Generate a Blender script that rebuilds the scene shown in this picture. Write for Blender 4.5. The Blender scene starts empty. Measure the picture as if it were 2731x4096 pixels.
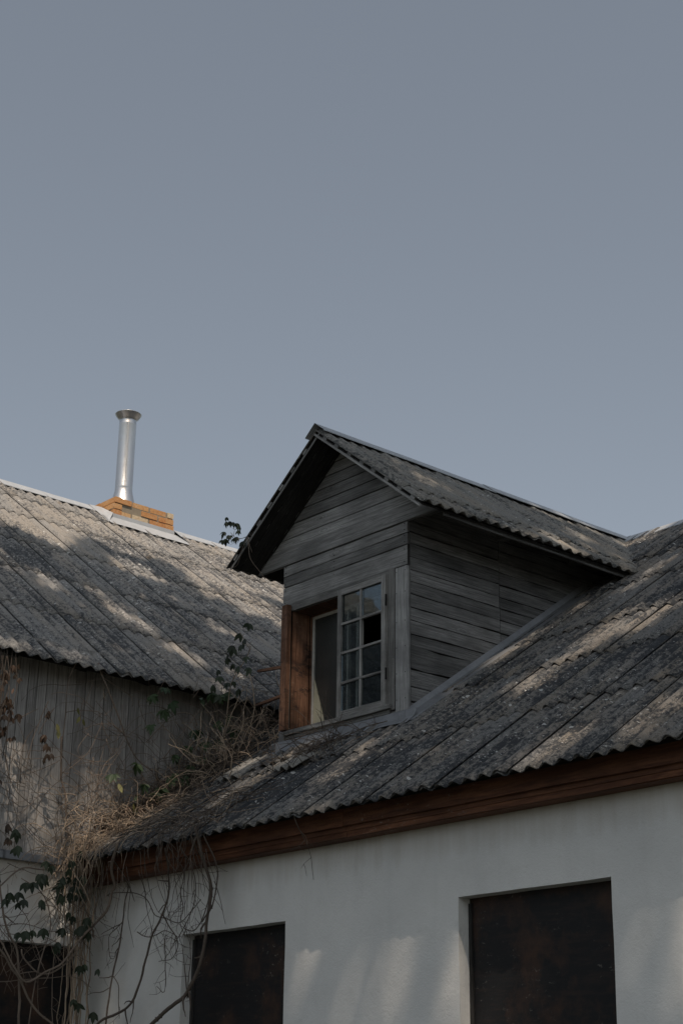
import bpy, math, random
import numpy as np
from mathutils import Vector, Matrix, noise

sc = bpy.context.scene
R = math.radians
rnd = random.Random(7)

# ---------------------------------------------------------------- camera
cam_d = bpy.data.cameras.new("camera")
cam = bpy.data.objects.new("camera", cam_d)
sc.collection.objects.link(cam)
cam_d.sensor_fit = 'VERTICAL'; cam_d.sensor_height = 36.0; cam_d.lens = 56.73
cam_d.clip_start = 0.1; cam_d.clip_end = 3000
cam.matrix_world = Matrix([[0.6611514, 0.2636738, 0.7023923, 10.885], [0.750165, -0.2466315, -0.6135351, -7.0], [0.0114589, 0.9325497, -0.3608597, 1.6], [0, 0, 0, 1]])
sc.camera = cam

# ---------------------------------------------------------------- light
SUN = Vector((1.0, -0.80, 2.0)).normalized()
elev = math.asin(SUN.z); azim = math.atan2(SUN.x, SUN.y)
w = bpy.data.worlds.new("World"); sc.world = w; w.use_nodes = True
nt = w.node_tree; nt.nodes.clear()
sky = nt.nodes.new('ShaderNodeTexSky'); sky.sky_type = 'NISHITA'; sky.sun_disc = False
sky.sun_elevation = elev; sky.sun_rotation = azim
sky.air_density = 1.0; sky.dust_density = 3.0; sky.ozone_density = 1.0; sky.altitude = 100
hs = nt.nodes.new('ShaderNodeHueSaturation'); hs.inputs['Saturation'].default_value = 0.42
tint = nt.nodes.new('ShaderNodeMix'); tint.data_type = 'RGBA'; tint.blend_type = 'MULTIPLY'
tint.inputs[0].default_value = 1.0; tint.inputs[7].default_value = (1.0, 1.045, 1.055, 1)
bg = nt.nodes.new('ShaderNodeBackground'); bg.inputs['Strength'].default_value = 0.105
wo = nt.nodes.new('ShaderNodeOutputWorld')
nt.links.new(sky.outputs[0], hs.inputs['Color']); nt.links.new(hs.outputs[0], tint.inputs[6])
nt.links.new(tint.outputs[2], bg.inputs['Color']); nt.links.new(bg.outputs[0], wo.inputs[0])
sun_d = bpy.data.lights.new("sun", 'SUN'); sun_d.energy = 3.7; sun_d.angle = R(0.53); sun_d.color = (1.0, 0.84, 0.68)
sun = bpy.data.objects.new("sun", sun_d); sc.collection.objects.link(sun)
sun.rotation_euler = SUN.to_track_quat('Z', 'Y').to_euler(); sun.location = (20, -20, 40)
sc.view_settings.view_transform = 'Standard'; sc.view_settings.look = 'None'
sc.view_settings.exposure = 0.0; sc.view_settings.gamma = 1.0; sc.view_settings.use_curve_mapping = False

# ---------------------------------------------------------------- materials
class NB:
    def __init__(s, name):
        m = bpy.data.materials.new(name); m.use_nodes = True; s.m = m; s.t = m.node_tree; s.t.nodes.clear()
        s.out = s.n('ShaderNodeOutputMaterial'); s.p = s.n('ShaderNodeBsdfPrincipled')
        s.l(s.p.outputs[0], s.out.inputs[0])
    def n(s, k, **a):
        x = s.t.nodes.new(k)
        for q, v in a.items(): setattr(x, q, v)
        return x
    def l(s, a, b): s.t.links.new(a, b)
    def val(s, x, sock):
        if isinstance(x, (int, float)): sock.default_value = x
        elif isinstance(x, tuple): sock.default_value = x if len(x) == len(sock.default_value) else tuple(x) + (1,)
        else: s.l(x, sock)
    def coord(s, kind='Object', scale=(1, 1, 1), loc=(0, 0, 0)):
        tc = s.n('ShaderNodeTexCoord'); mp = s.n('ShaderNodeMapping')
        mp.inputs['Scale'].default_value = scale; mp.inputs['Location'].default_value = loc
        s.l(tc.outputs[kind], mp.inputs[0]); return mp.outputs[0]
    def noise(s, v, sc_, det=4, rough=.55, dist=0, out=0):
        x = s.n('ShaderNodeTexNoise'); x.inputs['Scale'].default_value = sc_; x.inputs['Detail'].default_value = det
        x.inputs['Roughness'].default_value = rough; x.inputs['Distortion'].default_value = dist
        s.l(v, x.inputs['Vector']); return x.outputs[out]
    def vor(s, v, sc_, feat='F1', out=0, rand=1):
        x = s.n('ShaderNodeTexVoronoi'); x.feature = feat; x.inputs['Scale'].default_value = sc_
        x.inputs['Randomness'].default_value = rand
        s.l(v, x.inputs['Vector']); return x.outputs[out]
    def ramp(s, f, a, b, ca=0., cb=1.):
        x = s.n('ShaderNodeMapRange'); x.clamp = True
        s.val(f, x.inputs[0]); x.inputs[1].default_value = a; x.inputs[2].default_value = b
        x.inputs[3].default_value = ca; x.inputs[4].default_value = cb; return x.outputs[0]
    def mix(s, f, a, b, bt='MIX'):
        x = s.n('ShaderNodeMix'); x.data_type = 'RGBA'; x.blend_type = bt
        s.val(f, x.inputs[0]); s.val(a, x.inputs[6]); s.val(b, x.inputs[7]); return x.outputs[2]
    def math(s, op, a, b=0.):
        x = s.n('ShaderNodeMath', operation=op); s.val(a, x.inputs[0]); s.val(b, x.inputs[1]); return x.outputs[0]
    def attr(s, name='var'):
        x = s.n('ShaderNodeAttribute'); x.attribute_name = name; return x.outputs['Fac']
    def bump(s, h, st=.3, d=.01):
        x = s.n('ShaderNodeBump'); x.inputs['Strength'].default_value = st; x.inputs['Distance'].default_value = d
        s.l(h, x.inputs['Height']); s.l(x.outputs[0], s.p.inputs['Normal'])
    def fin(s, col, rough=.85, metal=0., spec=.3):
        s.val(col, s.p.inputs['Base Color']); s.val(rough, s.p.inputs['Roughness']); s.val(metal, s.p.inputs['Metallic'])
        s.p.inputs['Specular IOR Level'].default_value = spec
        return s.m

def mat_asbestos(name, base, dark, light, warm, growth, whites=.5):
    b = NB(name)
    uv = b.coord('UV'); uvs = b.coord('UV', (1, .5, 1)); uvl = b.coord('UV', (1, .16, 1)); o = b.coord('Object')
    var = b.attr()
    big = b.noise(o, 1.3, 4, .6); mid = b.noise(uvs, 11, 5, .7); fine = b.noise(uvs, 48, 3, .8); vf = b.noise(uv, 115, 2, .8)
    streak = b.noise(uvl, 14, 4, .65)
    su = b.n('ShaderNodeSeparateXYZ'); b.l(uv, su.inputs[0])
    wave = b.math('COSINE', b.math('MULTIPLY', su.outputs[0], 2 * math.pi / .121))     # +1 on crests, -1 in troughs where dirt gathers
    c = b.mix(b.ramp(b.noise(uvl, 4.0, 3, .6), .42, .62), base, warm)
    c = b.mix(b.ramp(wave, -.3, -1, 0, .24), c, dark)
    c = b.mix(b.ramp(vf, .45, .62, 0, .6), c, light)
    g = b.math('ADD', b.math('MULTIPLY', fine, .9), b.math('MULTIPLY', mid, .55))
    g = b.math('ADD', g, b.math('MULTIPLY', streak, .35))
    g = b.math('SUBTRACT', g, b.math('MULTIPLY', wave, .04)); g = b.math('ADD', g, b.math('MULTIPLY', big, .45)); g = b.math('ADD', g, b.math('MULTIPLY', var, .10))
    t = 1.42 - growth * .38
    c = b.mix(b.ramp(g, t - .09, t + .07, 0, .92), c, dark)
    c = b.mix(b.ramp(b.noise(uv, 75, 3, .8), .60, .66, 0, .8), c, tuple(x * .5 for x in dark[:3]))
    nz = b.n('ShaderNodeTexNoise'); nz.inputs['Scale'].default_value = 30; b.l(uv, nz.inputs['Vector'])
    sm = b.n('ShaderNodeVectorMath', operation='SCALE'); sm.inputs[3].default_value = .04; b.l(nz.outputs[1], sm.inputs[0])
    wv = b.n('ShaderNodeVectorMath', operation='ADD'); b.l(uv, wv.inputs[0]); b.l(sm.outputs[0], wv.inputs[1])
    dens = b.ramp(b.noise(uv, 1.7, 2, .5), .38, .62)
    for scale, th, mx, op, ch in ((10, .62, .20, .85, 0), (24, .66, .26, .8, 1), (52, .72, .33, .65, 2)):
        x = b.n('ShaderNodeTexVoronoi'); x.inputs['Scale'].default_value = scale; b.l(wv.outputs[0], x.inputs['Vector'])
        sp = b.n('ShaderNodeSeparateColor'); b.l(x.outputs['Color'], sp.inputs[0])
        size = b.math('MULTIPLY', b.ramp(sp.outputs[ch], 1 - (1 - th) * 2 * whites, 1, 0, mx), b.math('ADD', b.math('MULTIPLY', dens, .6), .5))
        c = b.mix(b.math('MULTIPLY', b.math('LESS_THAN', x.outputs['Distance'], size), op), c, (.50, .50, .48, 1))
    c = b.mix(b.ramp(b.noise(uvs, 5, 4, .6), .68, .76, 0, .45), c, (.26, .17, .09, 1))
    b.bump(b.math('ADD', b.math('ADD', fine, vf), mid), .7, .007)
    return b.fin(c, .95, 0, .12)

def mat_wood(name, c1, c2, c3, grain=1., rough=.85, knots=True, bump=.8, vr=.36, stain=.55):
    b = NB(name)
    uv = b.coord('UV', (1, 1, 1)); st = b.coord('UV', (1.3, 42 * grain, 1)); st2 = b.coord('UV', (.8, 9, 1))
    var = b.attr()
    kd = b.coord('UV', (1.0, 3.2, 1))
    v = b.n('ShaderNodeTexVoronoi'); v.inputs['Scale'].default_value = 1.7; b.l(kd, v.inputs['Vector'])
    dist = v.outputs['Distance']
    g1 = b.noise(st, 2.2, 6, .75, .5); g2 = b.noise(st2, 2.0, 4, .6, .4)
    c = b.mix(b.ramp(g1, .36, .60), tuple(x * .62 for x in c1[:3]), c2)
    c = b.mix(b.ramp(b.noise(b.coord('UV', (2.5, 130, 1)), 1.6, 3, .7), .56, .66, 0, .7), c, tuple(x * .35 for x in c1[:3]))
    c = b.mix(b.ramp(g2, .45, .75, 0, .6), c, c3)
    if knots:
        rings = b.n('ShaderNodeMath', operation='SINE'); b.l(b.math('MULTIPLY', dist, 95.), rings.inputs[0])
        near = b.ramp(dist, .05, .22, .55, 0)
        c = b.mix(b.math('MULTIPLY', b.ramp(rings.outputs[0], 0, 1), near), c, tuple(x * .35 for x in c1[:3]))
        c = b.mix(b.ramp(dist, .022, .045, .85, 0), c, tuple(x * .3 for x in c1[:3]))
    # dark weather stains across several boards
    big = b.noise(b.coord('Object', (1, 1, 2.2)), 2.3, 4, .6)
    c = b.mix(b.ramp(big, .42, .66, 0, stain), c, tuple(x * .42 for x in c1[:3]))
    m = b.n('ShaderNodeVectorMath', operation='SCALE'); b.l(c, m.inputs[0]); b.l(b.ramp(var, 0, 1, 1 - vr, 1 + vr), m.inputs[3])
    b.bump(g1, bump, .004)
    return b.fin(m.outputs[0], rough, 0, .2)

def mat_plaster():
    b = NB('plaster'); o = b.coord('Object')
    n1 = b.noise(o, 1.1, 4, .55); n2 = b.noise(o, 6, 4, .6); n3 = b.noise(o, 170, 3, .7); n5 = b.noise(o, 28, 4, .6)
    c = b.mix(b.ramp(n1, .35, .7), (.72, .715, .69, 1), (.62, .62, .605, 1))
    c = b.mix(b.ramp(b.noise(b.coord('Object', (3.0, 3.0, .35)), 1.6, 4, .6), .52, .75, 0, .16), c, (.40, .405, .40, 1))
    c = b.mix(b.ramp(n2, .52, .75, 0, .25), c, (.52, .51, .48, 1))
    c = b.mix(b.ramp(n5, .62, .72, 0, .16), c, (.35, .34, .31, 1))
    # tan tone towards the wall top below the eaves, with ragged lower end
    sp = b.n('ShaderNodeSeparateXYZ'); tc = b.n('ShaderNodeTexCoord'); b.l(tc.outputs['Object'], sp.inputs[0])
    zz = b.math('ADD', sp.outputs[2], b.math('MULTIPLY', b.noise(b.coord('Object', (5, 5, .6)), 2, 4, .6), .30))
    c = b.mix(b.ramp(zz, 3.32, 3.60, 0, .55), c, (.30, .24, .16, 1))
    # small chipped spots showing brick
    v = b.n('ShaderNodeTexVoronoi'); v.inputs['Scale'].default_value = 4.5; b.l(b.coord('Object', (1, 1, .6)), v.inputs['Vector'])
    sc2 = b.n('ShaderNodeSeparateColor'); b.l(v.outputs['Color'], sc2.inputs[0])
    lowz = b.ramp(sp.outputs[2], 2.35, 2.65, 1, 0)
    chip = b.math('MULTIPLY', b.math('LESS_THAN', v.outputs['Distance'], b.ramp(sc2.outputs[0], .55, 1, 0, .085)), lowz)
    c = b.mix(chip, c, (.24, .13, .09, 1))
    v2 = b.n('ShaderNodeTexVoronoi'); v2.inputs['Scale'].default_value = 3.1; b.l(b.coord('Object', (1, 1, 1), (3, 1, 2)), v2.inputs['Vector'])
    s3 = b.n('ShaderNodeSeparateColor'); b.l(v2.outputs['Color'], s3.inputs[0])
    c = b.mix(b.math('LESS_THAN', v2.outputs['Distance'], b.ramp(s3.outputs[0], .5, 1, 0, .03)), c, (.08, .07, .06, 1))
    nv = b.n('ShaderNodeTexNoise'); nv.inputs['Scale'].default_value = 2.5; nv.inputs['Detail'].default_value = 5; b.l(o, nv.inputs['Vector'])
    sv = b.n('ShaderNodeVectorMath', operation='SCALE'); sv.inputs[3].default_value = .55; b.l(nv.outputs[1], sv.inputs[0])
    av = b.n('ShaderNodeVectorMath', operation='ADD'); b.l(o, av.inputs[0]); b.l(sv.outputs[0], av.inputs[1])
    ve = b.n('ShaderNodeTexVoronoi'); ve.feature = 'DISTANCE_TO_EDGE'; ve.inputs['Scale'].default_value = .9; b.l(av.outputs[0], ve.inputs['Vector'])
    crack = b.math('MULTIPLY', b.math('LESS_THAN', ve.outputs['Distance'], .0028), b.ramp(b.noise(o, 1.3, 2, .5), .66, .70))
    c = b.mix(b.math('MULTIPLY', crack, .3), c, (.18, .17, .15, 1))
    h = b.math('ADD', b.math('MULTIPLY', n3, .5), b.math('MULTIPLY', n2, 1.8)); b.bump(b.math('ADD', h, b.math('MULTIPLY', b.noise(o, 60, 3, .7), .8)), .45, .008)
    return b.fin(c, .95, 0, .1)

def mat_metal(name, col, rough, metal, spots=.3):
    b = NB(name); o = b.coord('Object')
    n = b.noise(o, 9, 4, .6); n2 = b.noise(o, 60, 3, .6)
    c = b.mix(b.ramp(n, .4, .7, 0, spots), col, tuple(x * .55 for x in col[:3]))
    c = b.mix(b.ramp(n2, .5, .75, 0, spots * .6), c, tuple(x * .7 for x in col[:3]))
    b.bump(n, .12, .01)
    return b.fin(c, b.ramp(n2, .3, .7, rough * .85, rough * 1.2), metal, .5)

def mat_simple(name, col, rough=.9, var=.35, scale=14, spec=.25):
    b = NB(name); n = b.noise(b.coord('Object'), scale, 4, .6); a = b.attr()
    c = b.mix(b.ramp(n, .35, .7, 0, var), col, tuple(x * .45 for x in col[:3]))
    m = b.n('ShaderNodeVectorMath', operation='SCALE'); b.l(c, m.inputs[0]); b.l(b.ramp(a, 0, 1, .7, 1.3), m.inputs[3])
    b.bump(n, .3, .004)
    return b.fin(m.outputs[0], rough, 0, spec)

def mat_brick():
    b = NB('old_brick'); a = b.attr(); o = b.coord('Object')
    n = b.noise(o, 30, 4, .7); n2 = b.noise(o, 9, 3, .6)
    c = b.mix(b.ramp(a, 0, .75), (.46, .22, .09, 1), (.56, .36, .18, 1))
    c = b.mix(b.ramp(a, .6, .85), c, (.56, .46, .32, 1))
    c = b.mix(b.ramp(n, .5, .7, 0, .6), c, (.34, .12, .05, 1))
    c = b.mix(b.ramp(n2, .55, .75, 0, .4), c, (.55, .45, .33, 1))
    b.bump(n, .8, .008); return b.fin(c, .95, 0, .1)

def mat_board():
    b = NB('dark_painted_board'); o = b.coord('Object')
    n = b.noise(o, 2.0, 4, .6); st = b.noise(b.coord('Object', (2.0, 2.0, 14)), 2.0, 5, .7); f = b.noise(b.coord('Object', (1, 1, 1.6)), 26, 5, .75)
    n = b.noise(o, 2.6, 5, .65)
    c = b.mix(b.ramp(n, .50, .66), (.009, .009, .010, 1), (.048, .025, .016, 1))
    c = b.mix(b.ramp(st, .5, .75, 0, .5), c, (.045, .026, .018, 1))
    m = b.math('MULTIPLY', b.ramp(f, .60, .68), b.ramp(b.noise(o, 4, 3, .6), .48, .62))
    c = b.mix(b.math('MULTIPLY', m, .6), c, (.20, .18, .16, 1))
    b.bump(f, .3, .004); return b.fin(c, .7, 0, .35)

def mat_glass():
    b = NB('window_glass'); b.t.nodes.remove(b.p)
    tr = b.n('ShaderNodeBsdfTransparent'); tr.inputs[0].default_value = (.62, .66, .66, 1)
    gl = b.n('ShaderNodeBsdfGlossy'); gl.inputs['Roughness'].default_value = .02; gl.inputs[0].default_value = (.9, .95, 1, 1)
    fr = b.n('ShaderNodeFresnel'); fr.inputs[0].default_value = 1.6
    bp = b.n('ShaderNodeBump'); bp.inputs['Strength'].default_value = .06; bp.inputs['Distance'].default_value = .02
    b.l(b.noise(b.coord('Object'), 5, 2, .5), bp.inputs['Height']); b.l(bp.outputs[0], gl.inputs['Normal'])
    mx = b.n('ShaderNodeMixShader'); b.l(b.math('MULTIPLY', fr.outputs[0], .45), mx.inputs[0]); b.l(tr.outputs[0], mx.inputs[1]); b.l(gl.outputs[0], mx.inputs[2])
    b.l(mx.outputs[0], b.out.inputs[0]); return b.m

def mat_leaf(name, c1, c2):
    b = NB(name); a = b.attr(); n = b.noise(b.coord('Object'), 30, 3, .6)
    c = b.mix(b.ramp(a, 0, 1), c1, c2); c = b.mix(b.ramp(n, .5, .75, 0, .4), c, tuple(x * .5 for x in c1[:3]))
    b.p.inputs['Transmission Weight'].default_value = 0
    return b.fin(c, .55, 0, .3)

M = {}
M['sheet_main'] = mat_asbestos('asbestos_weathered_dark', (.150, .149, .147, 1), (.034, .038, .044, 1), (.27, .265, .25, 1), (.200, .172, .140, 1), .66, .5)
M['sheet_dormer'] = mat_asbestos('asbestos_weathered_mid', (.215, .212, .200, 1), (.060, .064, .066, 1), (.33, .32, .30, 1), (.25, .225, .19, 1), .42, .45)
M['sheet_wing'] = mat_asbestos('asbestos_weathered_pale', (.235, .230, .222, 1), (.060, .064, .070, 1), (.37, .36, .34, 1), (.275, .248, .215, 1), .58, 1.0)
M['wood'] = mat_wood('weathered_grey_wood', (.245, .243, .238, 1), (.39, .387, .378, 1), (.140, .138, .134, 1))
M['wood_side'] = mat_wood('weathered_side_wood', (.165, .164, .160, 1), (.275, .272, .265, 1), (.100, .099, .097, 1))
M['wood_trim'] = mat_wood('pale_grey_trim', (.34, .34, .34, 1), (.44, .44, .43, 1), (.26, .26, .26, 1), 1.0, .85, False)
M['wood_sash'] = mat_wood('sash_flaking_paint', (.21, .207, .20, 1), (.38, .375, .36, 1), (.12, .115, .11, 1), 1.2, .85, False)
M['wood_brown'] = mat_wood('brown_wood', (.14, .070, .044, 1), (.25, .135, .085, 1), (.035, .022, .018, 1), .6, .75, False, .6, .3, .85)
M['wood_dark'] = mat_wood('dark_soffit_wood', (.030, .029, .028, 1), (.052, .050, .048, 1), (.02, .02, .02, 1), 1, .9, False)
M['wood_wing'] = mat_wood('wing_board_wood', (.33, .318, .30, 1), (.47, .45, .43, 1), (.21, .20, .19, 1), 1.0, .85, False, .5, .16, .3)
M['wood_old'] = mat_wood('old_loose_plank', (.12, .10, .085, 1), (.21, .18, .15, 1), (.07, .06, .05, 1), 1.0, .85, False)
def worn(m, amt=.5, col=(.34, .31, .28, 1), sc_=22, ms=1.3, lo=.60):
    t = m.node_tree; p = next(n for n in t.nodes if n.type == 'BSDF_PRINCIPLED'); b = NB.__new__(NB); b.t = t; b.m = m; b.p = p
    src = p.inputs['Base Color'].links[0].from_socket; f = b.math('MULTIPLY', b.ramp(b.noise(b.coord('Object', (1, 1, 2.5)), sc_, 5, .75), lo, lo + .08), b.ramp(b.noise(b.coord('Object'), ms, 3, .6), .46, .58))
    b.l(b.mix(b.math('MULTIPLY', f, amt), src, col), p.inputs['Base Color']); return m
M['fascia'] = mat_wood('red_brown_fascia', (.125, .050, .027, 1), (.200, .088, .046, 1), (.065, .034, .024, 1), .35, .65, False, .3, .15, .6)
worn(M['fascia'], .6); worn(M['wood_brown'], .85, (.030, .022, .020, 1), 5, 3, .50); worn(M['wood_brown'], .5, (.36, .27, .20, 1), 18, 4); worn(M['wood_sash'], .6, (.52, .51, .48, 1))
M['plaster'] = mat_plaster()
M['zinc'] = mat_metal('galvanised_sheet', (.43, .45, .47, 1), .55, .15)
M['zinc_old'] = mat_metal('weathered_flashing', (.24, .25, .265, 1), .6, .2, .5)
M['steel'] = mat_metal('stainless_pipe', (.62, .62, .62, 1), .34, .95, .12)
M['brick'] = mat_brick()
M['mortar'] = mat_simple('lime_mortar', (.34, .29, .22, 1))
M['board'] = mat_board()
M['glass'] = mat_glass()
for _m, _a, _c, _s in ((M['wood_brown'], .85, (.035, .024, .020, 1), 6),):
    pass
M['pane_reflection'] = mat_simple('grey_reflection_pane', (.045, .048, .046, 1), .25, .3, 6, .5)  # grey of the glass reflection put into the pane colour
M['pale_yellow'] = mat_simple('pale_yellowish', (.42, .40, .30, 1), .9, .25, 20)
M['white_paint'] = mat_simple('flaked_white_paint', (.50, .49, .45, 1), .8, .4, 30)
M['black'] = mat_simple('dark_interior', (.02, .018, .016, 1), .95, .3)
M['twig'] = mat_simple('dark_twig', (.105, .085, .070, 1), .9, .4, 30)
M['straw'] = mat_simple('dry_pale_stem', (.36, .285, .215, 1), .9, .35, 30)
M['stem'] = mat_simple('grey_brown_stem', (.20, .16, .13, 1), .9, .45, 20)
M['leaf'] = mat_leaf('dark_leaf', (.014, .022, .013, 1), (.030, .044, .022, 1))
M['leaf_green'] = mat_leaf('green_leaf', (.018, .036, .014, 1), (.040, .068, .026, 1))
M['leaf_yellow'] = mat_leaf('yellow_leaf', (.16, .16, .06, 1), (.24, .22, .09, 1))
M['leaf_brown'] = mat_leaf('dead_leaf', (.035, .024, .016, 1), (.085, .050, .032, 1))
M['grass'] = mat_simple('dark_yard_ground', (.060, .062, .048, 1), 1, .5, 3)
M['bark'] = mat_simple('bark', (.12, .10, .08, 1), .95, .5, 8)
M['dapple_crown'] = mat_leaf('tree_leaf', (.035, .065, .020, 1), (.07, .11, .035, 1))

# ---------------------------------------------------------------- mesh helpers
class MB:
    def __init__(s): s.v = []; s.f = []; s.uv = []; s.var = []; s.sm = []
    def face(s, idx, uvs=None, var=.5, smooth=False):
        s.f.append(tuple(idx)); s.uv.append(uvs or [(0, 0)] * len(idx)); s.var.append(var); s.sm.append(smooth)
    def quadpts(s, pts, uvs=None, var=.5, smooth=False):
        k = len(s.v); s.v += [tuple(p) for p in pts]; s.face(range(k, k + len(pts)), uvs, var, smooth)
    def prism(s, pts, t, L=None, var=None, uo=None):
        """polygon pts (CCW seen from the outside) extruded by vector t (inwards)."""
        pts = [Vector(p) for p in pts]; t = Vector(t); n = len(pts)
        L = Vector(L).normalized() if L else (pts[1] - pts[0]).normalized()
        N = -t.normalized(); W = N.cross(L)
        var = rnd.random() if var is None else var
        uo = uo or (rnd.uniform(0, 50), rnd.uniform(0, 50))
        def uv(p, extra=0): return (p.dot(L) + uo[0], p.dot(W) + uo[1] + extra)
        k = len(s.v); s.v += [tuple(p) for p in pts] + [tuple(p + t) for p in pts]
        s.face([k + i for i in range(n)], [uv(p) for p in pts], var)
        s.face([k + n + i for i in reversed(range(n))], [uv(p, 3) for p in reversed(pts)], var)
        tl = t.length
        for i in range(n):
            j = (i + 1) % n
            s.face([k + i, k + n + i, k + n + j, k + j], [uv(pts[i]), uv(pts[i], -tl), uv(pts[j], -tl), uv(pts[j])], var)
    def board(s, S, L, W, length, width, t, nseg=1, jit=0., var=None, bow=0.):
        """board: S corner, L along, W across, thickness vector t going inwards."""
        S = Vector(S); L = Vector(L).normalized(); W = Vector(W).normalized()
        if nseg == 1 and jit == 0:
            return s.prism([S, S + L * length, S + L * length + W * width, S + W * width], t, L, var)
        lo = []; hi = []
        for i in range(nseg + 1):
            u = i / nseg; o = -Vector(t).normalized() * bow * math.sin(u * math.pi)
            lo.append(S + L * (length * u) + W * rnd.uniform(-jit, jit) + o)
            hi.append(S + L * (length * u) + W * (width + rnd.uniform(-jit, jit)) + o)
        var = rnd.random() if var is None else var; uo = (rnd.uniform(0, 50), rnd.uniform(0, 50))
        for i in range(nseg):
            s.prism([lo[i], lo[i + 1], hi[i + 1], hi[i]], t, L, var, uo)
    def box(s, x0, x1, y0, y1, z0, z1, L=(1, 0, 0), var=None):
        L = Vector(L)
        if abs(L.x) > .5: s.prism([(x0, y0, z0), (x1, y0, z0), (x1, y0, z1), (x0, y0, z1)], (0, y1 - y0, 0), L, var)
        elif abs(L.y) > .5: s.prism([(x1, y0, z0), (x1, y1, z0), (x1, y1, z1), (x1, y0, z1)], (x0 - x1, 0, 0), L, var)
        else: s.prism([(x0, y0, z0), (x1, y0, z0), (x1, y0, z1), (x0, y0, z1)], (0, y1 - y0, 0), (0, 0, 1), var)
    def tube(s, pts, r0, r1=None, sides=5, var=None, smooth=True):
        r1 = r0 if r1 is None else r1; pts = [Vector(p) for p in pts]; n = len(pts); var = rnd.random() if var is None else var
        k = len(s.v); up = Vector((.31, .22, .93))
        for i, p in enumerate(pts):
            d = (pts[min(i + 1, n - 1)] - pts[max(i - 1, 0)])
            if d.length < 1e-6: d = Vector((0, 0, 1))
            d.normalize(); a = d.cross(up)
            if a.length < .05: a = d.cross(Vector((1, 0, 0)))
            a.normalize(); b = d.cross(a); r = r0 + (r1 - r0) * i / max(1, n - 1)
            for j in range(sides):
                an = 2 * math.pi * j / sides; s.v.append(tuple(p + (a * math.cos(an) + b * math.sin(an)) * r))
        for i in range(n - 1):
            for j in range(sides):
                j2 = (j + 1) % sides
                s.face([k + i * sides + j, k + i * sides + j2, k + (i + 1) * sides + j2, k + (i + 1) * sides + j], None, var, smooth)
        s.face([k + j for j in reversed(range(sides))], None, var); s.face([k + (n - 1) * sides + j for j in range(sides)], None, var)
    def lathe(s, prof, c, sides=40, smooth=True, var=.5, a0=0):
        k = len(s.v); c = Vector(c)
        for r, z in prof:
            for j in range(sides):
                an = 2 * math.pi * j / sides + a0; s.v.append((c.x + r * math.cos(an), c.y + r * math.sin(an), c.z + z))
        for i in range(len(prof) - 1):
            for j in range(sides):
                j2 = (j + 1) % sides
                s.face([k + i * sides + j, k + i * sides + j2, k + (i + 1) * sides + j2, k + (i + 1) * sides + j], None, var, smooth)
    def build(s, name, mat, parent=None):
        me = bpy.data.meshes.new(name); o = Vector((0, 0, 0))
        if parent is not None:
            q = parent
            while q is not None: o = o + q.location; q = q.parent
        me.from_pydata([(a - o.x, b - o.y, c - o.z) for a, b, c in s.v], [], s.f)
        uvl = me.uv_layers.new(name='UVMap'); flat = [c for f in s.uv for p in f for c in p]
        uvl.data.foreach_set('uv', flat)
        at = me.attributes.new('var', 'FLOAT', 'FACE'); at.data.foreach_set('value', s.var)
        me.polygons.foreach_set('use_smooth', s.sm)
        me.materials.append(mat); me.update()
        ob = bpy.data.objects.new(name, me); sc.collection.objects.link(ob)
        if parent is not None: ob.parent = parent
        return ob

def empty(name, loc, label, cat, group=None):
    o = bpy.data.objects.new(name, None); sc.collection.objects.link(o); o.location = loc; o.empty_display_size = .3
    o['label'] = label; o['category'] = cat
    if group: o['group'] = group
    return o
def tag(o, label, cat, group=None):
    o['label'] = label; o['category'] = cat
    if group: o['group'] = group
    return o
def struct(o): o['kind'] = 'structure'; return o

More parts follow.
